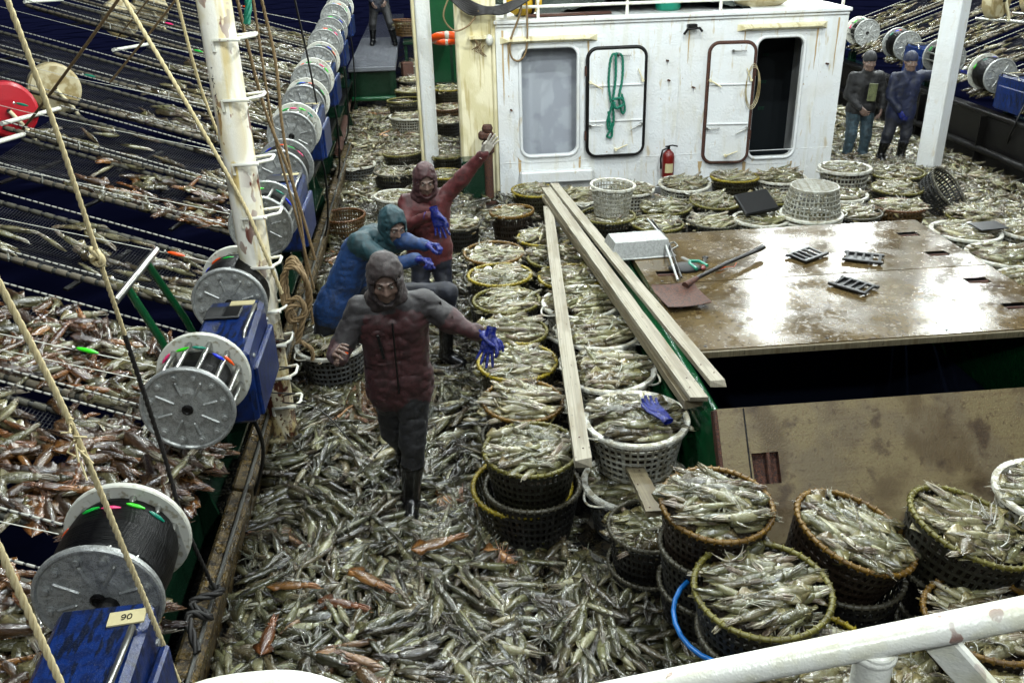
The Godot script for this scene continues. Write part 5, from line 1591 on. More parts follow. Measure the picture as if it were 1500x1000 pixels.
func make_racks() -> void:
	var g := "port net racks reaching out over the sea"
	var lab := ["net rack lowest at the left edge full of squid", "net rack beside the nearest line filled reel", "net rack heaped with orange squid above the dark gap", "net rack heaped with squid below the chrome T handle", "net rack level with the chrome T handle", "net rack ending at the red float", "net rack ending at the cream float", "net rack crossing behind the mast's step irons", "net rack in the upper left by the speckled reel", "net rack under the two upper cream floats", "net rack near the top of the picture by reels", "net rack topmost but one along the port rail", "topmost net rack along the port rail"]
	var zs := [-1.15, -2.45, -3.70, -4.74, -6.05, -7.45, -8.4, -9.6, -10.7, -11.9, -13.1, -14.3, -15.5]
	for i in zs.size():
		var L := 2.4 if i in [5, 6, 9] else 4.0
		var h := .86 + maxf(0, (-zs[i] - 4.0)) * .05
		var r := rack_node(lab[i], Vector3(-1.55 - .012 * i, h, zs[i] + .37), 1.0, L, g)
		var which: String = lab[i].replace("net rack ", "")
		match i:
			0: rack_squid(r, "orange and pale squid filling the lowest rack at left", 330, -.12, 1.7, 3, .2)
			1: rack_squid(r, "orange brown squid heaped beside the nearest line filled reel", 520, -.12, 2.0, 3, .26)
			2: rack_squid(r, "squid heaped orange and brown above the dark gap at left", 460, -.12, 1.9, 3, .24)
			3: rack_squid(r, "mixed orange and silver squid heaped below the chrome T handle", 460, -.1, 1.9, 3, .24)
			4: rack_squid(r, "silvery squid strung along the rack left of the mast", 90, .05, 2.8, 0, .14)
			5: rack_squid(r, "brown squid on the rack close behind the mast", 130, -.05, 1.6, 3, .14)
			6: rack_squid(r, "few pale squid on the rack under the cream float", 34, .1, 2.2, 0, .08)
			_: rack_squid(r, "squid on the port rack, number %s of the upper racks counted from the mast" % ["one", "two", "three", "four", "five", "six"][i - 7], 150, -.1, 1.7, 1 if i % 2 else 0, .16)
	g = "starboard net racks reaching out over the sea"
	var slab := ["starboard net rack lowest at the right edge", "starboard net rack beside the blue motor box", "starboard net rack above the right square post", "starboard net rack over the two far men", "starboard net rack behind the far men's heads", "starboard net rack behind the deck house corner", "farthest starboard net rack at the top right"]
	for i in 7:
		var r := rack_node(slab[i], Vector3(7.75, .95 + .03 * i, -8.6 - 1.28 * i), -1.0, 4.0, g)
		rack_squid(r, "dull brown squid lying on the " + slab[i].replace("net rack ", "rack "), 130, -.1, 2.4, 1, .14)
	# floats at rack ends
	for e in [["red_float", "red", Vector3(-4.0, 1.78, -8.95), .20, "glossy red disc float at the left edge of the picture"], ["cream_float", "cream", Vector3(-3.98, 1.78, -10.1), .20, "cream disc float right of the red float"], ["cream_float", "cream", Vector3(-4.75, 2.0, -15.2), .22, "left one of two cream floats near the top"], ["cream_float", "cream", Vector3(-4.5, 2.05, -16.0), .22, "right one of two cream floats near the top"], ["cream_float", "cream", Vector3(9.1, 2.05, -13.4), .22, "cream float at the top right corner"], ["cream_float", "cream", Vector3(7.65, 2.1, -12.0), .18, "cream float peeking from behind the right square post"]]:
		var f := thing("float", e[4], "float", e[2], .5, "disc floats at the rack ends")
		var R: float = e[3] * 1.3
		var tx := Transform3D(Basis(Vector3.RIGHT, PI / 2), Vector3.ZERO)
		obj("drum", MB.new().disc([Vector2(0, -.16), Vector2(R * .8, -.16), Vector2(R, -.12), Vector2(R, .0), Vector2(R * .9, .02), Vector2(R * .4, .03), Vector2(0, .03)], 30, tx), M[e[0]], f)
		obj("axle", MB.new().tube([Vector3(0, 0, -.2), Vector3(0, 0, .07)], .02, 8), M.dark_steel, f)
		obj("bracket", MB.new().tube([Vector3(0, 0, .06), Vector3(.12, -R * .8, .07), Vector3(.16, -R * 1.15, .07)], .022, 6), M.cream_paint, f)
		obj("bracket", MB.new().tube([Vector3(0, 0, -.19), Vector3(.12, -R * .8, -.19), Vector3(.16, -R * 1.15, -.19)], .022, 6), M.cream_paint, f)
		obj("roller_bar", MB.new().tube([Vector3(.16, -R * 1.15, .45), Vector3(.16, -R * 1.15, -.4)], .022, 8), M.bright_steel, f)
	# fishing lines with coloured jigs running out along the racks
	var k := 0
	for e in [["line with a blue jig over the T handle rack", -4.2, 1.19, .62, "blue_plastic"], ["line with a blue jig crossing the dark gap above", -6.6, 1.33, .55, "blue_plastic"], ["line with a teal jig beside the brown squid", -7.8, 1.45, .5, "teal_plastic"], ["line with a green jig under the cream float", -9.0, 1.55, .45, "teal_plastic"], ["line with a green jig near the mast top", -11.0, 1.66, .3, "green_plastic"], ["line with a pink jig in the upper left", -12.2, 1.7, .45, "pink_plastic"], ["line with an orange jig over the upper racks", -14.4, 1.85, .3, "orange_plastic"], ["line with a lime jig at the nearest whole reel", -4.08, 1.36, .08, "lime_plastic"], ["line with a teal jig at the lower left reel", -2.75, 1.36, .1, "teal_plastic"], ["line with an orange jig behind the mast", -5.4, 1.42, .05, "orange_plastic"]]:
		var t := thing("jig_line", "thin fishing " + e[0], "fishing line")
		var a := Vector3(-1.45, e[2], e[1])
		var b := a + Vector3(-4.2, 1.0, -.85)
		obj("line", MB.new().tube([a, a.lerp(b, .5) - Vector3(0, .06, 0), b], .0025, 4), M.white_ring, t)
		var p: Vector3 = a.lerp(b, e[3])
		var d := (b - a).normalized()
		obj("jig", MB.new().tube([p - d * .055, p - d * .02, p + d * .03, p + d * .055], [.004, .0125, .011, .004], 8), M[e[4]], t)
		obj("hook_crown", MB.new().disc([Vector2(.004, 0), Vector2(.016, .012), Vector2(.004, .004)], 8, Transform3D(Basis(Vector3(0, 0, 1), PI / 2), p + d * .06)), M.bright_steel, t)
		k += 1
	# chrome T handle on two green posts
	var th := thing("crank_bar", "chrome T bar on two green posts before the port reels", "handle bar")
	obj("bar", MB.new().tube([Vector3(-1.83, 1.45, -4.76), Vector3(-1.76, 1.52, -5.40)], .021, 10), M.bright_steel, th)
	obj("post", MB.new().tube([Vector3(-1.81, 1.45, -4.93), Vector3(-1.70, 1.12, -4.95), Vector3(-1.62, .8, -4.95)], .024, 10), M.green_paint, th)
	obj("post", MB.new().tube([Vector3(-1.78, 1.49, -5.24), Vector3(-1.66, 1.06, -5.36), Vector3(-1.60, .8, -5.4)], .024, 10), M.green_paint, th)
	var br := thing("brass_fitting", "brown brass fitting on the rail before the mast", "fitting", Vector3(-1.58, .86, -6.0))
	obj("body", MB.new().disc([Vector2(0, 0), Vector2(.09, 0), Vector2(.09, .05), Vector2(.06, .07), Vector2(.06, .15), Vector2(.08, .17), Vector2(.07, .22), Vector2(0, .23)], 16), M.gutter_wood, br)
	obj("clamp", MB.new().box(Vector3(0, .2, 0), Vector3(.14, .05, .05), Basis.IDENTITY, .01), M.dark_steel, br)

func make_ropes() -> void:
	var R := func(label: String, pts: Array, r: float, m: String, tw := true) -> void:
		tag(obj("rope", twisted(pts, r) if tw else MB.new().tube(smooth_path(pts, 5), r, 7), M[m]), label, "rope", "stays and ropes on the port side")
	R.call("thick tan rope from the top left corner down past a knot", [Vector3(-1.27, 3.4, -2.95), Vector3(-1.26, 2.78, -3.11), Vector3(-1.27, 2.24, -3.24), Vector3(-1.30, 1.85, -3.39)], .0095, "rope_tan")
	var kn := obj("knot", twisted([Vector3(-1.29, 2.27, -3.24), Vector3(-1.255, 2.25, -3.22), Vector3(-1.26, 2.21, -3.23), Vector3(-1.295, 2.22, -3.25), Vector3(-1.28, 2.25, -3.22)], .014), M.rope_tan)
	tag(kn, "knot in the thick tan rope at the left", "knot")
	R.call("dark wet rope tied over the nearest whole reel to the gutter", [Vector3(-1.30, 1.85, -3.39), Vector3(-1.31, 1.22, -3.53), Vector3(-1.30, .8, -3.56), Vector3(-1.25, .35, -3.61)], .0105, "rope_dark")
	R.call("tan rope crossing the lower left with a frayed splice", [Vector3(-1.14, 2.9, -2.12), Vector3(-1.11, 2.59, -2.17), Vector3(-1.07, 2.09, -2.26), Vector3(-1.06, 1.58, -2.35), Vector3(-1.04, .89, -2.45)], .0095, "rope_tan")
	var sp := MB.new()
	for i in 14:
		var a := Vector3(-1.07, 2.12 - .012 * i, -2.255)
		sp.tube([a, a + Vector3(rng.randf_range(-.04, .04), rng.randf_range(-.06, .02), rng.randf_range(-.02, .03))], .003, 4)
	tag(obj("rope_splice", sp, M.rope_tan), "frayed splice ends on the lower left tan rope", "splice")
	R.call("tan rope in the bottom left corner beside the blue box", [Vector3(-1.06, 2.35, -1.7), Vector3(-1.04, 2.10, -1.71), Vector3(-1.03, 1.90, -1.72), Vector3(-1.0, 1.6, -1.71)], .0095, "rope_tan")
	R.call("tan stay rope slanting down to the mast's middle", [Vector3(-1.75, 3.6, -5.0), Vector3(-1.55, 2.99, -5.08), Vector3(-1.36, 2.47, -5.14), Vector3(-1.17, 1.85, -5.27), Vector3(-1.08, 1.5, -5.28), Vector3(-1.03, 1.20, -5.35)], .012, "rope_tan")
	R.call("thinner tan rope ending behind the mast", [Vector3(-1.39, 3.4, -5.4), Vector3(-1.39, 2.95, -5.49), Vector3(-1.39, 2.43, -5.68), Vector3(-1.34, 1.92, -5.88)], .010, "rope_tan")
	R.call("dark thin stay leading to the cream float", [Vector3(-1.6, 3.4, -6.6), Vector3(-2.24, 2.84, -7.18), Vector3(-3.19, 2.08, -8.00), Vector3(-3.9, 1.6, -8.9)], .012, "rope_brown", false)
	R.call("dark thin stay leading to the upper left racks", [Vector3(-1.7, 3.2, -8.3), Vector3(-2.21, 2.74, -8.80), Vector3(-3.23, 1.90, -9.59)], .011, "rope_brown", false)
	R.call("thin stay crossing the two upper cream floats", [Vector3(-2.6, 3.3, -11.6), Vector3(-3.4, 2.6, -12.6), Vector3(-4.3, 1.9, -13.4)], .011, "rope_brown", false)
	R.call("brown rope hanging right beside the mast", [Vector3(-1.16, 3.3, -5.88), Vector3(-1.14, 2.93, -5.90), Vector3(-1.08, 2.29, -5.92), Vector3(-.98, 1.77, -6.00), Vector3(-.91, 1.13, -6.13)], .011, "rope_brown")
	R.call("brown rope second from the mast over the reels", [Vector3(-1.05, 3.3, -6.1), Vector3(-1.03, 2.91, -6.11), Vector3(-1.00, 2.51, -6.14), Vector3(-1.01, 2.02, -6.12), Vector3(-.98, 1.39, -6.15), Vector3(-1.0, .6, -6.2)], .011, "rope_brown")
	R.call("dark cord hanging across the far reel faces", [Vector3(-1.10, 3.2, -8.0), Vector3(-1.10, 2.75, -8.15), Vector3(-1.10, 2.29, -8.49), Vector3(-1.11, 1.73, -8.89)], .009, "rope_dark", false)
	R.call("tan cord between mast and brown ropes", [Vector3(-1.09, 3.3, -6.1), Vector3(-1.08, 2.91, -6.11), Vector3(-1.06, 2.09, -6.05), Vector3(-1.0, 1.5, -6.10), Vector3(-.95, .9, -6.15)], .009, "rope_brown")
	R.call("short teal rope hanging at the mast's top step iron", [Vector3(-1.05, 3.2, -5.8), Vector3(-1.05, 2.93, -5.79), Vector3(-1.08, 2.78, -5.77)], .022, "rope_teal")
	# rope coil hung on the step iron
	var t := thing("rope_coil", "tan rope coil and knot hanging on the mast's step iron", "rope coil")
	for k in 3:
		var p := []
		for i in 13:
			var a := TAU * i / 12.0 + k
			p.append(Vector3(-.95 + (.065 + .012 * k) * cos(a), 1.18 + (.22 - .02 * k) * sin(a), -5.45 + .03 * k + .015 * sin(a * 2)))
		obj("turn", twisted(p, .017), M.rope_brown, t)
	obj("knot", twisted([Vector3(-1.02, 1.12, -5.38), Vector3(-.93, 1.16, -5.35), Vector3(-.9, 1.06, -5.34), Vector3(-1.0, 1.0, -5.35), Vector3(-1.0, 1.1, -5.33), Vector3(-.91, 1.1, -5.36), Vector3(-.93, .98, -5.35), Vector3(-.98, .84, -5.36)], .018), M.rope_brown, t)
	obj("tail", twisted([Vector3(-.98, 1.0, -5.36), Vector3(-.97, .86, -5.37), Vector3(-.9, .78, -5.38), Vector3(-.9, .7, -5.38)], .016), M.rope_brown, t)
	R.call("black tangled cord by the gutter at the bottom left", [Vector3(-1.25, .36, -3.6), Vector3(-1.18, .40, -3.5), Vector3(-1.3, .42, -3.42), Vector3(-1.2, .38, -3.35), Vector3(-1.28, .45, -3.3), Vector3(-1.22, .36, -3.15)], .02, "rope_dark")

# ---------------------------------------------------------------- deck lamps, above the picture
func make_lamps() -> void:
	var bm := thing("lamp_beam", "white pipe beam above the port reels carrying fishing lamps", "beam")
	obj("pipe", MB.new().tube([Vector3(-1.17, 5.75, 3.0), Vector3(-1.17, 5.75, -22)], .06, 10), M.rail_paint, bm)
	var bs := thing("lamp_beam", "white pipe beam above the starboard racks carrying fishing lamps", "beam")
	obj("pipe", MB.new().tube([Vector3(8.3, 4.85, -4.0), Vector3(8.3, 4.85, -24)], .06, 10), M.rail_paint, bs)
	obj("arm", MB.new().tube([Vector3(6.6, 5.4, -11.25), Vector3(8.3, 4.85, -11.25)], .05, 8), M.rail_paint, bs)
	var bc := thing("lamp_beam", "white pipe beam along the middle of the ship carrying lamps", "beam")
	obj("pipe", MB.new().tube([Vector3(2.6, 6.3, 3.0), Vector3(2.6, 6.3, -22)], .06, 10), M.rail_paint, bc)
	var spots := []
	for z in [1.4]: spots.append([Vector3(2.6, 5.95, z), "middle", 9.0])
	spots.append([Vector3(-1.17, 5.4, 1.6), "port", 7.0])
	for i in 6: spots.append([Vector3(-1.17, 5.4, -3.0 - 3.0 * i), "port", 8.5])
	for z in [-8.0, -12.5, -13.9, -16.4, -19.0]: spots.append([Vector3(8.3, 4.5, z), "starboard", 9.0])
	for z in [-3.2, -5.6, -8.0, -14.0, -17.0]: spots.append([Vector3(2.6, 5.95, z), "middle", 13.0])
	spots.append([Vector3(5.75, 4.5, -14.2), "cross", 9.0])
	var bx := thing("lamp_beam", "white cross beam from the middle to the starboard lamps", "beam")
	obj("pipe", MB.new().tube([Vector3(2.6, 5.4, -14.2), Vector3(5.75, 4.9, -14.2), Vector3(8.3, 4.85, -14.2)], .05, 8), M.rail_paint, bx)
	var n := 0
	for s in spots:
		var t := thing("fishing_lamp", "lit fishing lamp hanging under the %s beam above the picture" % s[1], "lamp", s[0], 0.0, "lit fishing lamps over the deck")
		n += 1
		obj("socket", MB.new().tube([Vector3(0, .34, 0), Vector3(0, .16, 0)], .05, 10), M.dark_steel, t)
		obj("bulb", MB.new().lathe([Vector2(0, -.18), Vector2(.06, -.15), Vector2(.09, -.06), Vector2(.085, .03), Vector2(.045, .16), Vector2(0, .17)], 14), M.lamp_bulb, t)
		var l := OmniLight3D.new()
		l.name = "light"
		l.light_color = Color(.97, 1.0, .99)
		l.light_energy = s[2]
		l.light_size = .09
		l.omni_range = 60
		l.omni_attenuation = 2
		l.shadow_enabled = true
		t.add_child(l)

# ---------------------------------------------------------------- people: a distance field of tapered limbs, meshed as surface nets
class Field:
	var o: Vector3
	var h: float
	var n: Vector3i
	var v := PackedFloat32Array()
	var g := PackedByteArray()
	func _init(lo: Vector3, hi: Vector3, cell: float) -> void:
		o = lo
		h = cell
		n = Vector3i(((hi - lo) / cell).ceil()) + Vector3i.ONE
		v.resize(n.x * n.y * n.z)
		v.fill(1.0)
		g.resize(n.x * n.y * n.z)
	func put(i: int, d: float, region: int, k: float) -> void:
		var e := v[i]
		if d < e: g[i] = region
		if e > 0.9:
			v[i] = d
			return
		var t := maxf(k - absf(d - e), 0.0)
		v[i] = minf(d, e) - t * t / (4.0 * k)
	func span(lo: Vector3, hi: Vector3) -> Array:
		var a := Vector3i(((lo - o) / h).floor()).clamp(Vector3i.ZERO, n - Vector3i.ONE)
		var b := Vector3i(((hi - o) / h).ceil()).clamp(Vector3i.ZERO, n - Vector3i.ONE)
		return [a, b]
	func cap(a: Vector3, b: Vector3, ra: float, rb: float, region := 0, k := 0.04) -> void:
		var m := Vector3.ONE * (maxf(ra, rb) + k + 2.0 * h)
		var s := span(a.min(b) - m, a.max(b) + m)
		var ab := b - a
		var l2 := maxf(ab.length_squared(), 1e-9)
		for z in range(s[0].z, s[1].z + 1):
			for y in range(s[0].y, s[1].y + 1):
				var i: int = (z * n.y + y) * n.x + s[0].x
				var p := o + Vector3(s[0].x, y, z) * h - a
				for x in range(s[0].x, s[1].x + 1):
					var t := clampf(p.dot(ab) / l2, 0.0, 1.0)
					put(i, (p - ab * t).length() - ra - (rb - ra) * t, region, k)
					p.x += h
					i += 1
	func ell(c: Vector3, r: Vector3, region := 0, k := 0.04, b := Basis.IDENTITY, cut := false) -> void:
		var mr := maxf(r.x, maxf(r.y, r.z))
		var m := Vector3.ONE * (mr + k + 2.0 * h)
		var s := span(c - m, c + m)
		var bi := b.inverse()
		var mn := minf(r.x, minf(r.y, r.z))
		for z in range(s[0].z, s[1].z + 1):
			for y in range(s[0].y, s[1].y + 1):
				for x in range(s[0].x, s[1].x + 1):
					var q := bi * (o + Vector3(x, y, z) * h - c)
					var w := q / r
					var l := w.length()
					var d := (l - 1.0) * mn if l < 0.3 else l * (l - 1.0) / maxf((w / r).length(), 1e-6)
					var i: int = (z * n.y + y) * n.x + x
					if cut: v[i] = maxf(v[i], -d)
					else: put(i, d, region, k)
	func crumple(amp: float, freq: float, sd: int, keep := []) -> void:
		var f := FastNoiseLite.new()
		f.seed = sd
		f.frequency = freq
		for i in v.size():
			if absf(v[i]) < 3.0 * h and not (g[i] in keep):
				var x := i % n.x
				var y := (i / n.x) % n.y
				var z := i / (n.x * n.y)
				v[i] += amp * f.get_noise_3d(o.x + x * h, (o.y + y * h) * 1.6, o.z + z * h)
	func folds(amp: float, freq: float, sd: int, keep := []) -> void: # narrow creases
		var f := FastNoiseLite.new()
		f.seed = sd
		f.frequency = freq
		f.fractal_octaves = 2
		for i in v.size():
			if absf(v[i]) < 3.0 * h and not (g[i] in keep):
				var x := i % n.x
				var y := (i / n.x) % n.y
				var z := i / (n.x * n.y)
				var q := 1.0 - absf(f.get_noise_3d(o.x + x * h, (o.y + y * h) * 1.9, o.z + z * h)) * 5.0
				if q > 0.0: v[i] += amp * q
	func build() -> Dictionary: # region -> ArrayMesh
		var idx := PackedInt32Array()
		idx.resize(v.size())
		idx.fill(-1)
		var vs := PackedVector3Array()
		var off := [0, 1, n.x, n.x + 1, n.x * n.y, n.x * n.y + 1, n.x * n.y + n.x, n.x * n.y + n.x + 1]
		var cs := [Vector3(0, 0, 0), Vector3(1, 0, 0), Vector3(0, 1, 0), Vector3(1, 1, 0), Vector3(0, 0, 1), Vector3(1, 0, 1), Vector3(0, 1, 1), Vector3(1, 1, 1)]
		var ed := [[0, 1], [2, 3], [4, 5], [6, 7], [0, 2], [1, 3], [4, 6], [5, 7], [0, 4], [1, 5], [2, 6], [3, 7]]
		for z in n.z - 1:
			for y in n.y - 1:
				for x in n.x - 1:
					var i := (z * n.y + y) * n.x + x
					if v[i] > 2.0 * h or v[i] < -2.0 * h: continue
					var mask := 0
					for c in 8:
						if v[i + off[c]] < 0.0: mask |= 1 << c
					if mask == 0 or mask == 255: continue
					var sum := Vector3.ZERO
					var cnt := 0
					for e in ed:
						var a: float = v[i + off[e[0]]]
						var b: float = v[i + off[e[1]]]
						if (a < 0.0) != (b < 0.0):
							sum += cs[e[0]].lerp(cs[e[1]], a / (a - b))
							cnt += 1
					idx[i] = vs.size()
					vs.append(o + (Vector3(x, y, z) + sum / cnt) * h)
		var tris := {}
		var nr := PackedVector3Array()
		nr.resize(vs.size())
		var step := [1, n.x, n.x * n.y]
		for z in range(1, n.z - 1):
			for y in range(1, n.y - 1):
				for x in range(1, n.x - 1):
					var i := (z * n.y + y) * n.x + x
					var a := v[i]
					if a > 2.0 * h or a < -2.0 * h: continue
					for ax in 3:
						var b := v[i + step[ax]]
						if (a < 0.0) == (b < 0.0): continue
						var s1: int = step[(ax + 1) % 3]
						var s2: int = step[(ax + 2) % 3]
						var q := [idx[i - s1 - s2], idx[i - s2], idx[i], idx[i - s1]]
						if q.min() < 0: continue
						if a > 0.0: q.reverse()
						# counter-clockwise seen from outside
						var reg := g[i] if a < 0.0 else g[i + step[ax]]
						if not tris.has(reg): tris[reg] = PackedInt32Array()
						tris[reg].append_array([q[0], q[1], q[2], q[0], q[2], q[3]])
						var fnrm := (vs[q[2]] - vs[q[0]]).cross(vs[q[3]] - vs[q[1]])
						for k in 4: nr[q[k]] += fnrm
		var out := {}
		for reg in tris:
			var remap := {}
			var pv := PackedVector3Array()
			var pn := PackedVector3Array()
			var pi := PackedInt32Array()
			var t: PackedInt32Array = tris[reg]
			for k in range(0, t.size(), 3):
				for w in [t[k], t[k + 2], t[k + 1]]:
					if not remap.has(w):
						remap[w] = pv.size()
						pv.append(vs[w])
						pn.append(nr[w].normalized())
					pi.append(remap[w])
			var ar := []
			ar.resize(Mesh.ARRAY_MAX)
			ar[Mesh.ARRAY_VERTEX] = pv
			ar[Mesh.ARRAY_NORMAL] = pn
			ar[Mesh.ARRAY_INDEX] = pi
			var m := ArrayMesh.new()
			m.add_surface_from_arrays(Mesh.PRIMITIVE_TRIANGLES, ar)
			out[reg] = m
		return out

var HEAD: ArrayMesh
var HANDS := {}

func make_head() -> void:
	var f := Field.new(Vector3(-.11, -.24, -.14), Vector3(.11, .14, .14), .0058)
	f.ell(Vector3(0, .025, -.018), Vector3(.076, .098, .095), 0, .02)
	f.ell(Vector3(0, -.033, .024), Vector3(.064, .090, .070), 0, .03)
	f.cap(Vector3(-.03, -.095, .045), Vector3(.03, -.095, .045), .026, .026, 0, .03)
	f.cap(Vector3(0, -.10, .065), Vector3(0, -.097, .067), .018, .018, 0, .02)
	f.cap(Vector3(0, .012, .086), Vector3(0, -.028, .106), .009, .0135, 0, .012)
	for s in [-1.0, 1.0]:
		f.cap(Vector3(.012 * s, -.033, .094), Vector3(.014 * s, -.033, .092), .009, .009, 0, .01)
		f.cap(Vector3(.014 * s, .026, .088), Vector3(.046 * s, .027, .072), .007, .006, 0, .014)
		f.ell(Vector3(.044 * s, -.028, .066), Vector3(.022, .02, .018), 0, .02)
		f.ell(Vector3(.076 * s, -.01, -.005), Vector3(.012, .032, .02), 0, .01)
		f.ell(Vector3(.031 * s, .004, .101), Vector3(.016, .009, .018), 0, .01, Basis.IDENTITY, true)
		f.cap(Vector3(.031 * s - .014, .014, .079), Vector3(.031 * s + .014, .014, .077), .005, .005, 0, .006)
	f.cap(Vector3(-.020, -.062, .083), Vector3(.020, -.062, .083), .007, .007, 0, .008)
	f.cap(Vector3(-.017, -.073, .082), Vector3(.017, -.073, .082), .0075, .0075, 0, .008)
	f.cap(Vector3(0, -.08, -.02), Vector3(0, -.22, -.03), .056, .058, 0, .03)
	HEAD = f.build()[0]

# wrist at the origin, fingers along +x, palm down (-y), thumb at +z times side
func make_hand(key: String, curl: float, fat: float, side: float, spread := 1.0) -> void:
	var f := Field.new(Vector3(-.06, -.10, -.085), Vector3(.215, .05, .085), .0042)
	for k in 4:
		var zz := (-.030 + .020 * k) * side
		f.cap(Vector3(.0, 0, zz * .7), Vector3(.085 - .006 * absf(k - 1.8), 0, zz), .015 * fat, .0125 * fat, 0, .012)
		var L: float = [.032, .040, .044, .040][k]
		var p := Vector3(.085 - .006 * absf(k - 1.8), 0, zz)
		var a := 0.0
		var rr: float = [.0078, .0088, .0092, .0090][k] * fat
		for j in 3:
			a += curl * [.7, 1.0, .8][j] + .07 * k * curl
			var q: Vector3 = p + Vector3(cos(a), -sin(a), (k - 1.5) * .09 * side * spread) * L * [1.0, .68, .52][j]
			f.cap(p, q, rr * (1.0 - .08 * j), rr * (.93 - .09 * j), 0, .005)
			p = q
	var b := Vector3(.018, -.008, .030 * side)
	var c := b + Vector3(.030, -.014, .026 * side)
	var d := c + Vector3(.030, -.012 - .012 * curl, .010 * side)
	f.cap(b, c, .015 * fat, .0115 * fat, 0, .012)
	f.cap(c, d, .0112 * fat, .010 * fat, 0, .005)
	f.cap(d, d + Vector3(.022, -.012 * curl, -.002 * side), .0098 * fat, .0085 * fat, 0, .005)
	f.cap(Vector3(-.05, 0, 0), Vector3(.005, 0, 0), .027 * fat, .024 * fat, 0, .015)
	HANDS[key] = f.build()[0]

func hand_xf(wrist: Vector3, dir: Vector3, palm: Vector3, s := 1.0) -> Transform3D: # palm: the way the palm faces
	var x := dir.normalized()
	var y := -(palm - x * palm.dot(x)).normalized()
	return Transform3D(Basis(x, y, x.cross(y)).scaled_local(Vector3.ONE * s), wrist)

